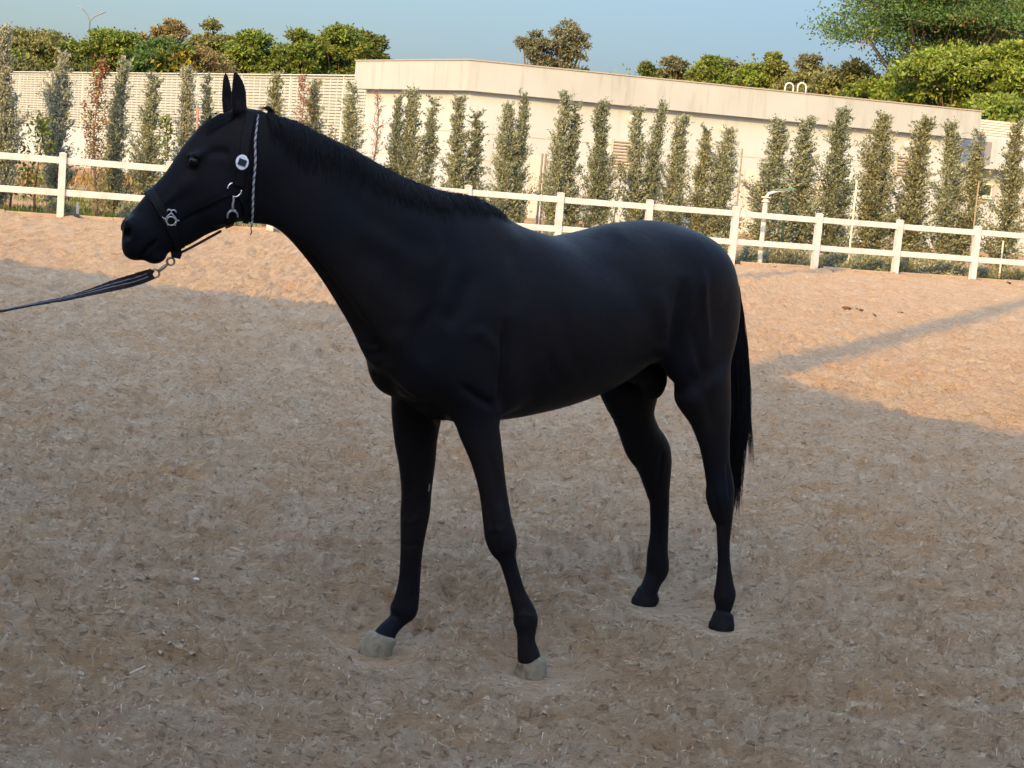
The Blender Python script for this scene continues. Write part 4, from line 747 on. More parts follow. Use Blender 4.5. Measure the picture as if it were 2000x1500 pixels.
def build_horse_field(h):
    G = Field((-.32, -.50, -.02), (2.85, .46, 1.98), h)
    # ---- torso: s, top z, bottom z, half width, top exponent
    T = [(.035, 1.36, 1.08, .09, 2), (.10, 1.435, 1.00, .155, 2), (.18, 1.492, .97, .205, 2), (.30, 1.522, 1.01, .240, 1.8), (.43, 1.533, 1.03, .255, 1.7),
         (.58, 1.517, .975, .262, 1.8), (.74, 1.482, .900, .265, 1.9), (.92, 1.457, .858, .278, 1.9), (1.08, 1.478, .835, .272, 1.8),
         (1.20, 1.503, .828, .245, 1.5), (1.31, 1.535, .83, .215, 1.4), (1.43, 1.50, .84, .180, 1.5), (1.53, 1.42, .875, .145, 1.9), (1.60, 1.30, .93, .11, 2)]
    G.chain([[(s, 0, (zt+zb)/2+.02), (zt-zb)/2-.02, (zt-zb)/2+.02, w, p, LAT] for s, zt, zb, w, p in T], k=.02, cap=.8)
    # ---- neck, crest / underside pixel pairs
    N = [((1020, 475), (840, 800), 0.0, .13, 1.5), ((940, 402), (740, 735), 0.0, .155, 1.5), ((860, 380), (690, 642), -.01, .14, 1.6), ((760, 332), (646, 560), -.04, .105, 1.7), ((680, 287), (598, 495), -.08, .082, 1.7),
         ((600, 250), (556, 450), -.13, .072, 1.7), ((545, 227), (526, 432), -.17, .072, 1.7), ((508, 230), (500, 408), -.185, .066, 1.8), ((480, 235), (475, 400), -.19, .05, 1.8)]
    rows = []
    for a, b, t, w, p in N:
        A, B = pl(*a, t), pl(*b, t); c = (A+B)/2; r = np.linalg.norm(A-B)/2; rows.append([c, r, r, w, p, LAT+(hN-LAT)*min(1, -t/.175)])
    G.chain(rows, k=.07, cap=.5)
    # ---- head: top px, bottom px, half width
    K = [((505, 218), (512, 424), .060), ((462, 214), (478, 430), .074), ((416, 246), (452, 440), .076), ((378, 289), (420, 454), .074), ((340, 330), (390, 466), .064),
         ((302, 365), (364, 482), .054), ((272, 396), (338, 490), .048), ((253, 422), (318, 494), .047), ((248, 446), (300, 498), .040)]
    rows = []
    for a, b, w in K:
        A, B = hd(*a), hd(*b); c = (A+B)/2; r = np.linalg.norm(A-B)/2; rows.append([c, r, r, w, 2.2 if w < .06 else 1.8, hN])
    G.chain(rows, k=.07, cap=.8)
    def onh0(x, y, n): return hd(x, y, 0)+hN*n
    def onhead(x, y, n): return hd(x, y, abs(n))-(2*abs(n)*hN if n < 0 else 0)
    HA = [hH, hN, UPV]
    def rot(ang):        # head axes turned down by ang in the head's plane
        c, s_ = math.cos(ang), math.sin(ang); return [hH*c-UPV*s_, hN, UPV*c+hH*s_]
    D = math.radians(46)
    for sg in (1, -1):
        G.ell(onhead(442, 385, .052*sg), (.085, .030, .075), rot(.9), k=.03)          # cheek
        G.ell(onhead(384, 304, .066*sg), (.022, .009, .008), rot(.6), k=.035)        # brow
        G.ell(onhead(362, 362, .052*sg), (.080, .007, .007), rot(.78), k=.04)         # facial crest
        G.ell(onhead(378, 316, .086*sg), (.017, .010, .010), rot(.5), k=.008, sub=True)  # eye socket
        G.ell(onhead(262, 452, .036*sg), (.030, .022, .040), rot(.3), k=.03)          # nostril wing
        G.ell(onhead(248, 460, .040*sg), (.011, .022, .023), rot(-.25), k=.006, sub=True)  # nostril
    G.ell(onhead(267, 483, 0), (.043, .044, .038), rot(.5), k=.03)                    # upper lip
    G.ell(onhead(303, 498, 0), (.034, .032, .027), rot(.2), k=.012)                   # lower lip and chin
    G.chain([[onhead(272, 509, 0), .004, .004, .07, 2, hN], [onhead(306, 474, 0), .003, .003, .07, 2, hN]], k=.004, sub=1) if False else None
    for sg in (1, -1):
        a, b = onhead(268, 512, .050*sg), onhead(308, 472, .052*sg); n = 7
        for i in range(n):
            u = i/(n-1); G.ell(a+(b-a)*u, (.010, .026*(1-.5*u), .0045), rot(math.radians(-46)), k=.006, sub=True)
    # ---- ears
    for (pts, n0, n1) in (([(464, 214, 14), (463, 196, 15), (462.5, 178, 14), (460, 160, 10), (456, 144, 3.5)], .030, .034),
                          ([(453, 216, 12), (450, 196, 11), (449, 178, 9.5), (448, 160, 7), (447, 144, 2.5)], -.05, -.055)):
        rows = []
        for i, (x, y, w) in enumerate(pts):
            u = i/(len(pts)-1); c = onh0(x, y, n0+(n1-n0)*u); rw = w*5.1/FPX
            rows.append([c, rw, rw, .013 if 0 < i else .022, 2, hN])
        G.chain(rows, k=.018, sub=3, m=.05)
    # ---- shoulders and chest
    for sg in (1, -1):
        G.chain([[(1.27, .06*sg, 1.43), .06, .06, .04, 2, LAT], [(1.35, .12*sg, 1.28), .10, .10, .05, 2, LAT], [(1.43, .145*sg, 1.12), .12, .12, .060, 2, LAT], [(1.44, .145*sg, .98), .10, .12, .055, 2, LAT]], k=.09)
        G.ell((1.53, .085*sg, 1.05), (.10, .075, .11), k=.06)                          # point of shoulder
        G.ell((1.558, .055*sg, 1.0), (.095, .066, .085), k=.035)                        # breast
        G.ell((1.28, .155*sg, 1.02), (.10, .06, .14), rot_st(.25), k=.045)             # triceps
    # ---- hind quarters
    for sg in (1, -1):
        G.ell((.34, .12*sg, 1.34), (.22, .12, .15), k=.05)
        G.ell((.22, .125*sg, 1.15), (.17, .105, .24), k=.05)
        G.ell((.35, .160*sg, 1.09), (.12, .075, .15), k=.05)
        G.ell((.155, .085*sg, 1.18), (.12, .085, .19), k=.04)
    G.ell((.03, 0, 1.375), (.06, .045, .05), k=.04)
    # ---- legs, measured from the picture
    nf = [(720, 840, 975), (760, 858, 980), (800, 880, 980), (830, 893, 976), (856, 904, 978), (900, 921, 983), (960, 936, 990), (1018, 943, 1000), (1047, 947, 1008), (1070, 957, 1011), (1092, 974, 1008), (1130, 987, 1017),
          (1165, 996, 1029), (1192, 1002, 1044), (1211, 1002, 1051), (1230, 1008, 1048), (1250, 1010, 1045), (1268, 1010, 1050), (1283, 1010, 1056)]
    G.chain(leg(nf, .115, .243, [1.5, 1.5, 1.6, 1.6, 1.5, 1.4, 1.2, 1.05, 1.05, 1.15, 1.3, 1.35, 1.35, 1.25, 1.2, 1.15, 1.1, 1.1, 1.0], 1), k=.035, sub=3, m=.08, cap=.6)
    ff = [(710, 770, 880), (750, 768, 880), (790, 764, 870), (820, 767, 862), (856, 771, 855), (900, 779, 851), (960, 784, 843), (1000, 782, 840), (1040, 782, 832), (1080, 782, 825), (1130, 779, 821), (1165, 771, 819), (1192, 761, 815)]
    G.chain(leg(ff, -.115, -.215, [1.5, 1.5, 1.5, 1.5, 1.4, 1.4, 1.2, 1.1, 1.1, 1.2, 1.3, 1.3, 1.2], -1)+
            [[pl(776, 1211, -.217), .032, .032, .030, 2, LAT], [pl(757, 1232, -.219), .034, .034, .033, 2, LAT], [pl(748, 1250, -.221), .042, .042, .045, 2, LAT]], k=.035, sub=3, m=.08, cap=.6)
    nh = [(745, 1308, 1432), (770, 1322, 1434), (805, 1342, 1432), (860, 1363, 1427), (910, 1374, 1427), (945, 1378, 1434), (965, 1377, 1436), (1000, 1388, 1434), (1020, 1397, 1431), (1060, 1400, 1426),
          (1100, 1401, 1427), (1140, 1397, 1433), (1163, 1393, 1438), (1185, 1397, 1431), (1203, 1394, 1426), (1220, 1387, 1433)]
    G.chain(leg(nh, .165, .19, [1.7, 1.7, 1.6, 1.5, 1.5, 1.5, 1.5, 1.4, 1.3, 1.3, 1.3, 1.25, 1.25, 1.15, 1.1, 1.05], 1), k=.04, sub=3, m=.08, cap=.6)
    fh = [(745, 1165, 1300), (780, 1182, 1290), (820, 1202, 1280), (860, 1216, 1293), (885, 1234, 1310), (905, 1243, 1314), (930, 1252, 1312), (960, 1262, 1309), (980, 1268, 1308), (1040, 1269, 1306),
          (1080, 1263, 1305), (1112, 1261, 1307), (1135, 1256, 1293), (1160, 1245, 1284), (1172, 1241, 1288)]
    G.chain(leg(fh, -.165, -.195, [1.7, 1.7, 1.6, 1.6, 1.6, 1.6, 1.5, 1.4, 1.3, 1.3, 1.3, 1.25, 1.2, 1.1, 1.05], -1), k=.04, sub=3, m=.08, cap=.6)
    # ---- belly underside rear
    c = pl(1276, 745, 0); G.ell(c, (.055, .055, .075), k=.02); c = pl(1250, 725, 0); G.ell(c, (.10, .05, .055), k=.03)
    # ---- flank fold and muscle lines
    return G

def body_mesh(h):
    G = build_horse_field(h); V, F = G.mesh(); V = smooth_verts(V, F, 3)
    w = np.clip((V[:, 2]-.80)/.12, 0, 1)*np.clip((2.10-V[:, 0])/.12, 0, 1)
    V = smooth_verts(V, F, int(45*(.008/h)**2), .5, w)
    w = np.clip((V[:, 0]-2.0)/.1, 0, 1)*(V[:, 2] < 1.76)*.25; V = smooth_verts(V, F, int(6*(.008/h)**2), .5, w)
    return sculpt(V, F), F
# ------------------------------------------------------------------ HORSE OBJECT, HAIR, HOOVES
def coat_material():
    m = bpy.data.materials.new('black_coat'); m.use_nodes = True; t = m.node_tree; N = t.nodes; L = t.links; b = N['Principled BSDF']
    b.inputs['Roughness'].default_value = COAT_R; b.inputs['Specular IOR Level'].default_value = COAT_S; b.inputs['Sheen Weight'].default_value = 0; b.inputs['IOR'].default_value = 1.12; b.inputs['Sheen Roughness'].default_value = .5
    tc = N.new('ShaderNodeTexCoord'); n = N.new('ShaderNodeTexNoise'); n.inputs['Scale'].default_value = 3.; n.inputs['Detail'].default_value = 6; L.new(tc.outputs['Object'], n.inputs['Vector'])
    r = N.new('ShaderNodeValToRGB'); r.color_ramp.elements[0].color = COAT_A; r.color_ramp.elements[1].color = COAT_B; r.color_ramp.elements[0].position = .35; r.color_ramp.elements[1].position = .7; L.new(n.outputs['Fac'], r.inputs[0]); L.new(r.outputs[0], b.inputs['Base Color'])
    mp = N.new('ShaderNodeMapping'); mp.inputs['Rotation'].default_value = (.6, .2, math.radians(-46)); mp.inputs['Scale'].default_value = (60, 900, 900); L.new(tc.outputs['Object'], mp.inputs[0])
    n2 = N.new('ShaderNodeTexNoise'); n2.inputs['Scale'].default_value = 1; n2.inputs['Detail'].default_value = 3; L.new(mp.outputs[0], n2.inputs['Vector'])
    n3 = N.new('ShaderNodeTexNoise'); n3.inputs['Scale'].default_value = 9; n3.inputs['Detail'].default_value = 4; L.new(tc.outputs['Object'], n3.inputs['Vector'])
    b1 = N.new('ShaderNodeBump'); b1.inputs['Distance'].default_value = .0012; b1.inputs['Strength'].default_value = .5; L.new(n2.outputs['Fac'], b1.inputs['Height'])
    b2 = N.new('ShaderNodeBump'); b2.inputs['Distance'].default_value = .010; b2.inputs['Strength'].default_value = .5; L.new(n3.outputs['Fac'], b2.inputs['Height']); L.new(b2.outputs[0], b1.inputs['Normal']); L.new(b1.outputs[0], b.inputs['Normal']); return m
COAT_R, COAT_S, COAT_A, COAT_B = .42, .38, (.0070, .0078, .0108, 1), (.0128, .0108, .0108, 1)
coat = coat_material(); HL = stz(np.array([1.0, 0, 0]))
V, F = body_mesh(VOX); W = stz(V)-HL
horse = fast('horse', W, F, coat); horse.data.polygons.foreach_set('use_smooth', [True]*len(F)); horse.location = HL; tag(horse, 'sleek black horse standing side on in a halter on the shaded sand', 'horse'); print('horse', len(W))
bvh = BVHTree.FromPolygons([tuple(v) for v in (W+HL)], [tuple(f) for f in F])
def hchild(o): o.parent = horse; o.matrix_parent_inverse = Matrix.Translation(-Vector(horse.location)); return o
def surf(x, y, lift=.003, back=None):
    d = ray(x, y); d = d/np.linalg.norm(d); h = bvh.ray_cast(Vector(CAM), Vector(d))
    if h[0] is None: return None, None
    return np.array(h[0])+np.array(h[1])*lift, np.array(h[1])
def near_(p): h = bvh.find_nearest(Vector(p)); return np.array(h[0]), np.array(h[1])
def strands(L, R0, n=3):
    V = []; F = []; b = 0
    for P, r in L:
        P = np.array(P); m = len(P); T = np.gradient(P, axis=0); T /= np.linalg.norm(T, axis=1)[:, None]+1e-9; u = np.cross(T, [0.3, .5, .8]); u /= np.linalg.norm(u, axis=1)[:, None]+1e-9; v = np.cross(T, u); rr = r*np.linspace(1, .25, m)[:, None]
        for k in range(n): q = 2*math.pi*k/n; V.append(P+rr*(u*math.cos(q)+v*math.sin(q)))
        for k in range(n):
            a0 = b+k*m; a1 = b+((k+1) % n)*m
            for i in range(m-1): F.append((a0+i, a1+i, a1+i+1, a0+i+1))
        b += n*m
    return np.vstack(V), np.array(F)
hair = mat('horse_hair', (.0042, .0050, .0074), .5, .12, island=.45)
# mane
CREST = [(522, 214), (540, 218), (560, 227), (600, 251), (650, 278), (700, 300), (750, 329), (800, 354), (850, 376), (890, 386), (930, 396), (965, 408)]
cx = np.array(CREST, float); cu = np.concatenate([[0], np.cumsum(np.hypot(*np.diff(cx, axis=0).T))]); cu /= cu[-1]
r = np.random.default_rng(3); S = []
def crest_t(u): return -.175*np.clip(1-(u-.05)/.6, 0, 1)**1.1
for i in range(3400):
    u = r.random(); x, y = np.interp(u, cu, cx[:, 0]), np.interp(u, cu, cx[:, 1]); t_ = crest_t(u)+r.normal()*.008; p = stz(pl(x, y+7, t_)); q, nn = near_(p); L = (.06+.13*r.random())*(1-.45*u)*(.6+.4*min(1, u*8))*(1.15 if r.random() < .25 else 1); k = 7
    dr = np.array([0, 0, -1.])+LT*.55+AX*(.20+.25*r.normal()*.5-.25*math.sin(u*40)*.35); dr /= np.linalg.norm(dr); cur = q+np.array([0, 0, .006]); P = [cur-np.array([0, 0, .01]), cur+LT*.004+np.array([0, 0, .004*r.random()])]; ph = r.random()*6
    for j in range(k): c = P[-1]+dr*L/k; s_, n_ = near_(c); lift = .0015+.003*r.random()**2+.004*abs(math.sin(u*90+j*.3)); P.append(s_+n_*lift); dr = dr*.85+np.array([0, 0, -.25])+AX*.04*math.sin(ph+j); dr /= np.linalg.norm(dr)
    S.append((P, .0011+.0006*r.random()))
for i in range(420):                                    # fuzz standing along the crest
    u = r.random(); x, y = np.interp(u, cu, cx[:, 0]), np.interp(u, cu, cx[:, 1]); p = stz(pl(x, y+3, crest_t(u)+r.normal()*.006)); q, nn = near_(p); L = .010+.016*r.random()*(1-.3*u); d = np.array([0, 0, 1.])+LT*(.5+r.normal()*.3)-AX*(.5+.4*r.normal()); d /= np.linalg.norm(d)
    S.append(([q-d*.004, q+d*L*.5, q+d*L*.8+LT*.006, q+d*L+LT*.014-UP*.006], .0009))
for i in range(26):                                     # the loose lock that arches over the poll
    a = stz(pl(534, 222, -.18)); b = stz(pl(519, 212, -.18)); c = stz(pl(505, 211, -.18)); j = r.normal(size=(3, 3))*.0035; S.append(([a+j[0], (a+b)/2+j[1]+UP*.006, b+j[1], (b+c)/2+j[2]+UP*.001, c+j[2]], .0009))
Vm, Fm = strands(S, 0); hchild(fast('mane', Vm, Fm, hair))
S = []
for i in range(150):                                    # forelock
    x0 = 446+r.random()*22; p, n_ = surf(x0, 219+r.random()*4, .002)
    if p is None: continue
    L = .05+.07*r.random(); dr = HH*.9-UP*.75+HN*(.15*r.normal()-.1); dr /= np.linalg.norm(dr); P = [p-n_*.004, p]
    for j in range(7): c = P[-1]+dr*L/7; s_, nn = near_(c); P.append(s_+nn*(.001+.0025*r.random()))
    S.append((P, .0008))
for i in range(12):
    a = hd(432-r.random()*8, 217+r.random()*6, 0); b = hd(404-r.random()*6, 236+r.random()*6, 0); c = hd(378+r.random()*14, 262+r.random()*6, 0); S.append((stz(np.array([a, (a+b)/2+[0, 0, .008], b, (b+c)/2+[0, 0, .004], c])).tolist(), .0007))
Vm, Fm = strands(S, 0); hchild(fast('forelock', Vm, Fm, hair))
# tail
S = []
TP = np.array([pl(1405, 500, .0), pl(1424, 560, .015), pl(1430, 660, .035), pl(1433, 740, .05), pl(1434, 820, .06), pl(1433, 900, .06), pl(1428, 1005, .06)])
for i in range(2600):
    k = 12; e = .45+.55*r.random()**1.1; a = r.random()*6.28; q = r.random()**.6; P = []
    for j in range(k):
        u = e*j/(k-1); c = np.array([np.interp(u*6, np.arange(7), TP[:, m]) for m in range(3)]); w = .020+.046*math.sin(min(1, u*1.25)*math.pi*.72)**1.2*(1-.55*max(0, u-.7)/.3); c = c+np.array([-math.cos(a)*q*w*1.25, math.sin(a)*q*w*.8, 0])+np.array([.004*math.sin(i+j*.8), .004*math.cos(i*1.3+j*.7), 0]); P.append(c)
    S.append((stz(np.array(P)), .0012+.0007*r.random()))
for i in range(110):                                      # thin wisps leaving the tail
    u0 = .35+.2*r.random(); a = np.array([pl(1440, 640+r.random()*60, .03), pl(1449+r.random()*6, 700+r.random()*30, .03), pl(1456+r.random()*10, 780+r.random()*30, .05), pl(1462+r.random()*11, 850+r.random()*60, .05)]); S.append((stz(a), .0008))
Vm, Fm = strands(S, 0); hchild(fast('tail', Vm, Fm, hair))
# eyes
p, n_ = surf(379, 316, 0)
for sg in (1, -1):
    c = hd(379, 316, .0655); c = c if sg > 0 else c-2*.0655*hN; m_ = MB(); m_.sphere((0, 0, 0), .0155, 16, 12); o = hchild(m_.build('eye', mat('eye_glass', (.003, .0025, .0025), .18, .2), smooth=True, loc=None)); o.data.transform(Matrix.Translation(Vector(stz(c))))
# hooves
hl = mat('pale_hoof', (.17, .145, .10), .8, .2, c2=(.11, .09, .055), nscale=25, bump=.002, bscale=60, c3=(.21, .185, .135)); hk = mat('dark_hoof', (.006, .006, .007), .7, .1, c2=(.022, .020, .018), nscale=14, bump=.002, bscale=60, band=(.5, .8))
def hoof(cx_, cy_, ang, L, Wd, top, m, label, back=.012, tp=.88):
    f = np.array([math.cos(ang), math.sin(ang), 0]); s_ = np.array([-f[1], f[0], 0]); c = np.array([cx_, cy_, 0]); V = []; F = []; n = 28; rings = [(-.012, 1.0, 0), (.012, .985, .0), (top*.5, (1+tp)/2, .45), (top*.85, tp+.02, .8), (top, tp, 1.), (top+.010, tp-.16, 1.)]
    for z, k, sl in rings:
        for i in range(n):
            a = 2*math.pi*i/n; ca = math.cos(a); x = L/2*ca*k*(1 if ca > 0 else .92); y = Wd/2*math.sin(a)*k*(1+.05*ca)
            V.append(c+f*(x-back*sl*1.6)+s_*y+UP*(z+sl*(.012*ca)))
    for r_ in range(len(rings)-1):
        for i in range(n): F.append((r_*n+i, r_*n+(i+1) % n, (r_+1)*n+(i+1) % n, (r_+1)*n+i))
    F.append(tuple((len(rings)-1)*n+i for i in range(n))); V = [v+UP*.005 for v in V]; o = hchild(obj('hoof', V, F, m, smooth=True)); o['label'] = label; return o
A0_ = math.radians(-134)
hoof(.143, 5.498, math.radians(-105), .118, .108, .050, hl, 'pale hoof of the near foreleg', .002)
hoof(-.388, 5.605, math.radians(-155), .126, .110, .050, hl, 'pale hoof of the forward foreleg')
hoof(.878, 6.325, math.radians(-118), .112, .098, .046, hk, 'dark hoof of the near hind leg', .006, .80)
hoof(.600, 6.605, math.radians(-138), .114, .098, .046, hk, 'dark hoof of the far hind leg', .009, .80)
# pale chestnut callus on the inside of the far foreleg
p, n_ = surf(838.5, 951, .001); 
if p is not None: m_ = MB(); m_.sphere(p-n_*.004, (.006, .006, .018), 10, 8); hchild(m_.build('chestnut_callus', mat('callus', (.16, .145, .125), .8)))

# ------------------------------------------------------------------ HALTER
leather = mat('black_leather', (.0035, .004, .005), .55, .10, bump=.0008, bscale=200); steel = mat('dull_steel', (.42, .42, .44), .35, .5, metal=.7); bright = mat('bright_steel', (.75, .76, .78), .22, .5, metal=.8)
halter = empty('halter', tuple(stz(hd(400, 400, 0)))); tag(halter, 'black leather halter with steel fittings on the head of the black horse', 'halter')
def tchild(o, p=halter, root=halter): o.parent = p; o.matrix_parent_inverse = Matrix.Translation(-Vector(root.location)) if p == root else Matrix.Identity(4); return o
def resample(P, n): P = np.array(P, float); c = np.concatenate([[0], np.cumsum(np.linalg.norm(np.diff(P, axis=0), axis=1))]); q = np.linspace(0, c[-1], n); return np.stack([np.interp(q, c, P[:, k]) for k in range(P.shape[1])], 1)
def band(P, N_, wd, th, closed=False):
    P = np.array(P); N_ = np.array(N_); m = len(P); T = (np.roll(P, -1, 0)-np.roll(P, 1, 0)) if closed else np.gradient(P, axis=0); T /= np.linalg.norm(T, axis=1)[:, None]; S_ = np.cross(T, N_); S_ /= np.linalg.norm(S_, axis=1)[:, None]; N2_ = np.cross(S_, T); wd = np.broadcast_to(wd, (m,))[:, None]
    V = np.concatenate([P-S_*wd/2, P-S_*wd/2*.9+N2_*th, P+S_*wd/2*.9+N2_*th, P+S_*wd/2]); F = []
    for i in range(m if closed else m-1):
        j = (i+1) % m
        for a in range(4): b = (a+1) % 4; F.append((a*m+i, a*m+j, b*m+j, b*m+i))
    return V, F
def strap(name, px, wd, m=leather, n=24, th=.0035, lift=.002, label=None, parent=halter):
    Q = resample(px, n); P = []; N_ = []
    for x, y in Q:
        p, n_ = surf(x, y, lift)
        if p is not None: P.append(p); N_.append(n_)
    P = np.array(P); N_ = np.array(N_)
    for _ in range(3): P[1:-1] = (P[:-2]+P[1:-1]*2+P[2:])/4; N_[1:-1] = (N_[:-2]+N_[1:-1]*2+N_[2:])/4
    V, F = band(P+N_*.002, N_, wd, th); return tchild(obj(name, V, F, m), parent)
# noseband: a closed ring round the muzzle
c0 = stz(hd(320, 426, 0)); e1 = stz(hd(290, 379, 0))-stz(hd(344, 480, 0)); e1 /= np.linalg.norm(e1); P = []; N_ = []
for a in np.linspace(0, 2*math.pi, 56, endpoint=False):
    d = e1*math.cos(a)+HN*math.sin(a); h = bvh.ray_cast(Vector(c0+d*.35), Vector(-d))
    if h[0] is None: continue
    P.append(np.array(h[0])); N_.append(d)
P = np.array(P); N_ = np.array(N_)
for _ in range(4): P = (np.roll(P, 1, 0)+P*2+np.roll(P, -1, 0))/4
V, F = band(P+N_*.004, N_, .030, .004, True); tchild(obj('noseband', V, F, leather))
strap('cheek_strap', [(340, 428), (372, 410), (410, 392), (450, 376)], .016)
strap('cheek_strap', [(466, 364), (470, 345), (474, 320), (480, 280), (486, 240), (489, 222)], .028)
strap('cheek_strap', [(451, 425), (448, 436), (445, 446)], .026)
strap('throat_strap', [(466, 372), (476, 400), (482, 424), (480, 432)], .018)
# chin strap hanging below the jaw with its ring
a = stz(hd(338, 476, 0)); b = stz(hd(345, 494, 0)); c = stz(hd(343, 504, 0)); V, F = band(resample([a, b, c], 8), np.tile(HN, (8, 1)), [.036, .035, .034, .033, .033, .032, .030, .026], .012); tchild(obj('chin_strap', V, F, leather))
P = resample(stz(np.array([hd(432, 451, 0), hd(405, 466, 0), hd(372, 484, 0), hd(350, 495, 0)])), 14); tchild(MB().tube(P, .0042, 7).build('chin_cord', mat('brown_cord', (.045, .022, .012), .8)))
def tubes_on(name, paths, rad, m, lift=.007, closed=False, n=14):
    q = MB()
    for pth in paths:
        P = []
        for x, y in resample(pth, n):
            p, n_ = surf(x, y, lift)
            if p is not None: P.append(p)
        P = np.array(P)
        for _ in range(2): P[1:-1] = (P[:-2]+P[1:-1]*2+P[2:])/4
        q.tube(P, rad, 7)
    return tchild(q.build(name, m, smooth=True))
arc = lambda cx_, cy_, rx, ry, a0, a1: [(cx_+rx*math.cos(math.radians(a)), cy_-ry*math.sin(math.radians(a))) for a in np.linspace(a0, a1, 14)]
tubes_on('buckle', [[(327, 413), (328, 409), (331, 408), (334.5, 412), (340, 409), (343, 411), (344.5, 415)], [(334.5, 412), (334, 417)], [(334, 416), (326, 422.5), (322.5, 428), (316.5, 423)], [(322.5, 428), (328, 440)], [(335, 416), (343, 425), (345, 430), (350, 430)], [(345, 430), (341, 440)], arc(333.8, 431, 9.5, 9.5, 0, 359)], .0021, steel)
tubes_on('ring', [arc(457, 370.5, 13.5, 13.5, 105, 172), arc(457, 370.5, 13.5, 13.5, -100, -2)], .0021, bright)
tubes_on('snap_hook', [[(454.5, 382), (455, 390), (453, 398), (453, 408)]], .0036, steel, .008); tubes_on('snap_hook', [[(443.5, 424), (443, 416), (446, 413), (453, 409), (459, 413), (462.5, 415), (462, 423)], [(448, 410), (459, 410)]], .0030, steel, .007)
# round white badge with its black square
c, n_ = surf(473.5, 317.5, .008); n_ = n_*.4+HN*.6; n_ /= np.linalg.norm(n_); up = U0-n_*(U0@n_); up /= np.linalg.norm(up); rt = np.cross(up, n_)
def disc(rx, ry, z, n=40): return [c+rt*rx*math.cos(2*math.pi*i/n)+up*ry*math.sin(2*math.pi*i/n)+n_*z for i in range(n)]
n = 40; V = disc(.0190, .0225, -.006)+disc(.0190, .0225, 0)+disc(.0170, .0205, .0015); F = [tuple(range(n-1, -1, -1)), tuple(range(2*n, 3*n))]+[(k*n+i, k*n+(i+1) % n, (k+1)*n+(i+1) % n, (k+1)*n+i) for k in (0, 1) for i in range(n)]
bd = tchild(obj('badge', V, F, mat('badge_white', (.70, .73, .78), .4, .4)))
ax = rt*math.cos(.26)-up*math.sin(.26); ay = up*math.cos(.26)+rt*math.sin(.26); tchild(MB().box(c+n_*.003, (.0235, .0190, .003), ax, ay, n_).build('badge_square', mat('badge_black', (.01, .02, .025), .4)), bd)

# ------------------------------------------------------------------ NECK CORD (black and white, hangs round the throat)
Q = resample([(503.5, 226), (501, 245), (498.5, 262), (497, 285), (496, 310), (495, 340), (495, 370), (494, 395), (493, 415), (492.5, 428)], 60); P = []
for x, y in Q: p, n_ = surf(x, y, .007); P.append(p if p is not None else P[-1])
P = np.array(P)
for _ in range(6): P[1:-1] = (P[:-2]+P[1:-1]*2+P[2:])/4
dd = P[-1]; d5 = float(dd[1]); tailp = np.array([at(492, 436, d5), at(491.5, 444, d5), at(490.5, 452, d5), at(490, 459, d5)]); PP = resample(np.vstack([P, tailp]), 260)
cord = empty('neck_cord', tuple(PP[0])); tag(cord, 'thin black and white braided cord hanging down the throat behind the halter badge', 'cord')
def cc(o): return tchild(o, cord, cord)
T = np.gradient(PP, axis=0); T /= np.linalg.norm(T, axis=1)[:, None]; u = np.cross(T, HN); u /= np.linalg.norm(u, axis=1)[:, None]; v = np.cross(T, u); th = np.arange(260)*.42
for nm, ph, rr, mm, cut in (('pale_strand', 0, .0038, mat('cord_white', (.36, .37, .40), .8), 244), ('pale_strand', 2.1, .0036, None, 236), ('dark_strand', 4.2, .0024, mat('cord_black', (.02, .02, .025), .8), 260)):
    if mm is None: mm = bpy.data.materials['cord_white']
    H3 = PP+.0017*(u*np.cos(th+ph)[:, None]+v*np.sin(th+ph)[:, None]); cc(MB().tube(H3[:cut], np.concatenate([np.linspace(.0012, rr, 60), np.full(cut-60, rr)])*.62, 6).build(nm, mm, smooth=True))

# ------------------------------------------------------------------ LEAD ROPE
lead = empty('lead_rope', tuple(stz(hd(300, 532, 0)))); tag(lead, 'dark flat lead rope clipped under the chin and pulled away to the left', 'lead rope')
def lc(o, p=None): return tchild(o, p or lead, lead)
def hp(x, y, n=0): return stz(hd(x, y, n))
bronze = mat('old_brass', (.32, .26, .20), .3, .5, metal=.8)
q = MB(); cR = hp(333.5, 510.5); ex = hp(343.5, 510.5)-cR; ey = hp(333.5, 501)-cR; q.tube([cR+ex*math.cos(a)*.72+ey*math.sin(a)*.72 for a in np.linspace(0, 6.28, 22)[:-1]], .0034, 8, closed=True)
q.tube([hp(327, 516), hp(320, 521.5), hp(313, 527), hp(309, 530)], [.004, .0055, .005, .0045], 9); lc(q.build('snap_hook', bronze, smooth=True))
q = MB(); cR = hp(303, 534); q.tube([cR+ex*math.cos(a)*.82+ey*math.sin(a)*.82 for a in np.linspace(0, 6.28, 22)[:-1]], .0030, 8, closed=True); lc(q.build('swivel_ring', bronze, smooth=True))
RP = [(298, 535), (280, 541), (262, 547), (240, 553), (220, 558), (200, 564), (175, 571), (150, 578), (120, 585), (90, 590), (60, 596), (30, 602), (0, 608), (-60, 620), (-140, 638)]; RWp = [20, 24, 24, 23, 20, 16, 12, 9, 6.5, 5, 4, 3.4, 3.0, 3.0, 3.0]
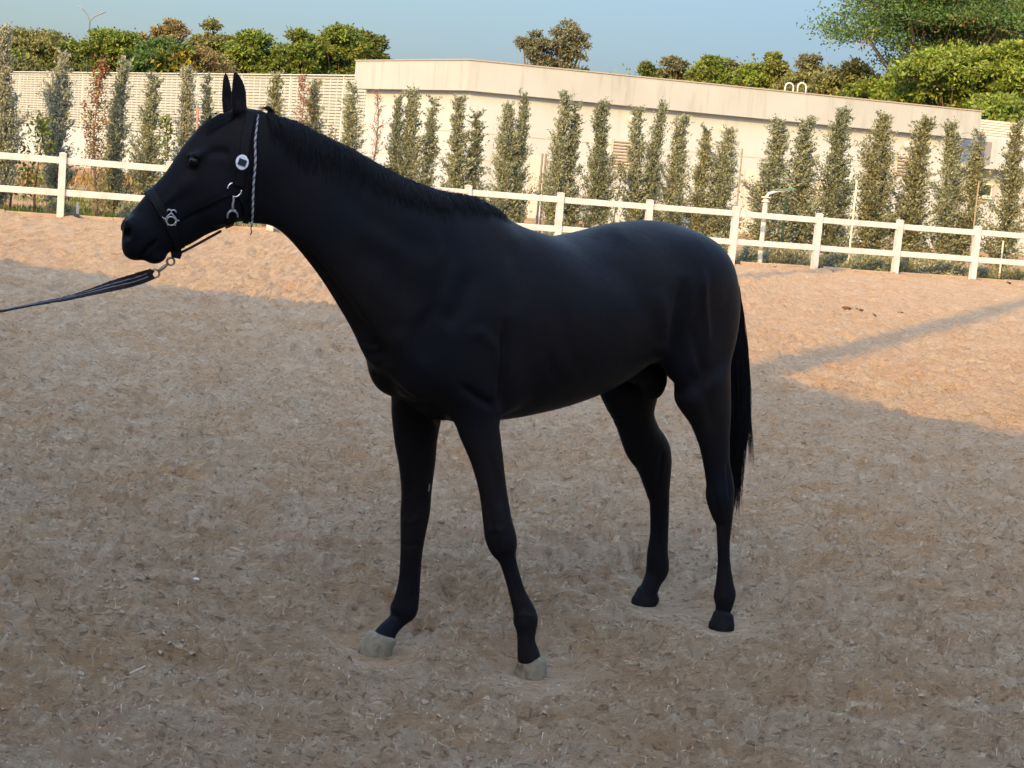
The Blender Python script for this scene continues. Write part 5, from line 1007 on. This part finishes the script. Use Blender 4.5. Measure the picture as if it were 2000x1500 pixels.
Pr = np.array([hp(x, y) for x, y in RP]); K = 90; uu = np.linspace(0, 1, K); Pc = resample(Pr, K); cl_ = np.concatenate([[0], np.cumsum(np.linalg.norm(np.diff(Pr, axis=0), axis=1))]); wv = np.interp(uu, cl_/cl_[-1], RWp)*5.0/FPX
# beyond the picture the rope sags to the sand
e0 = Pc[-1]; dv = Pc[-1]-Pc[-2]; dv /= np.linalg.norm(dv); ext = [e0+dv*t+UP*(-.55*t*t) for t in np.linspace(.08, 1.15, 14)]; ext = [np.array([p[0], p[1], max(p[2], .02)]) for p in ext]
Pc = np.vstack([Pc, ext]); full = .036; wv = np.concatenate([wv, np.full(len(ext), wv[-1])]); sn = np.clip(wv/full, .06, 1); T = np.gradient(Pc, axis=0); T /= np.linalg.norm(T, axis=1)[:, None]; vw = CAM-Pc; vw /= np.linalg.norm(vw, axis=1)[:, None]; a_ = np.cross(T, vw); a_ /= np.linalg.norm(a_, axis=1)[:, None]; b_ = np.cross(T, a_)
S_ = a_*sn[:, None]+b_*np.sqrt(1-sn**2)[:, None]; NN = np.cross(S_, T)
def ribbon(name, o1, o2, th, z, m, k=None, par=None):
    k = k or len(Pc); V = []; 
    for e, zz in ((o1, z), (o2, z), (o2, z+th), (o1, z+th)): V.append(Pc[:k]+S_[:k]*(e*full)+NN[:k]*zz+rng.normal(size=(k, 3))*.0004)
    V = np.vstack(V); F = [(a*k+i, a*k+i+1, ((a+1) % 4)*k+i+1, ((a+1) % 4)*k+i) for a in range(4) for i in range(k-1)]+[(0, k, 2*k, 3*k)]; return lc(obj(name, V, F, m), par)
web = mat('dark_webbing', (.012, .011, .012), .85, .1, bump=.002, bscale=300, c2=(.024, .020, .020), nscale=60); wb = ribbon('webbing', -.5, .5, .003, -.0015, web)
gs = mat('grey_thread', (.15, .15, .17), .8, .1)
for e in (-.13, .16):
    for z in (.0018, -.0030): ribbon('stripe', e-.035, e+.035, .0012, z, gs, 60, wb)
q = MB(); q.tube([hp(297, 527), hp(293, 534), hp(294, 542)], .0085, 8); lc(q.build('stitched_end', web))
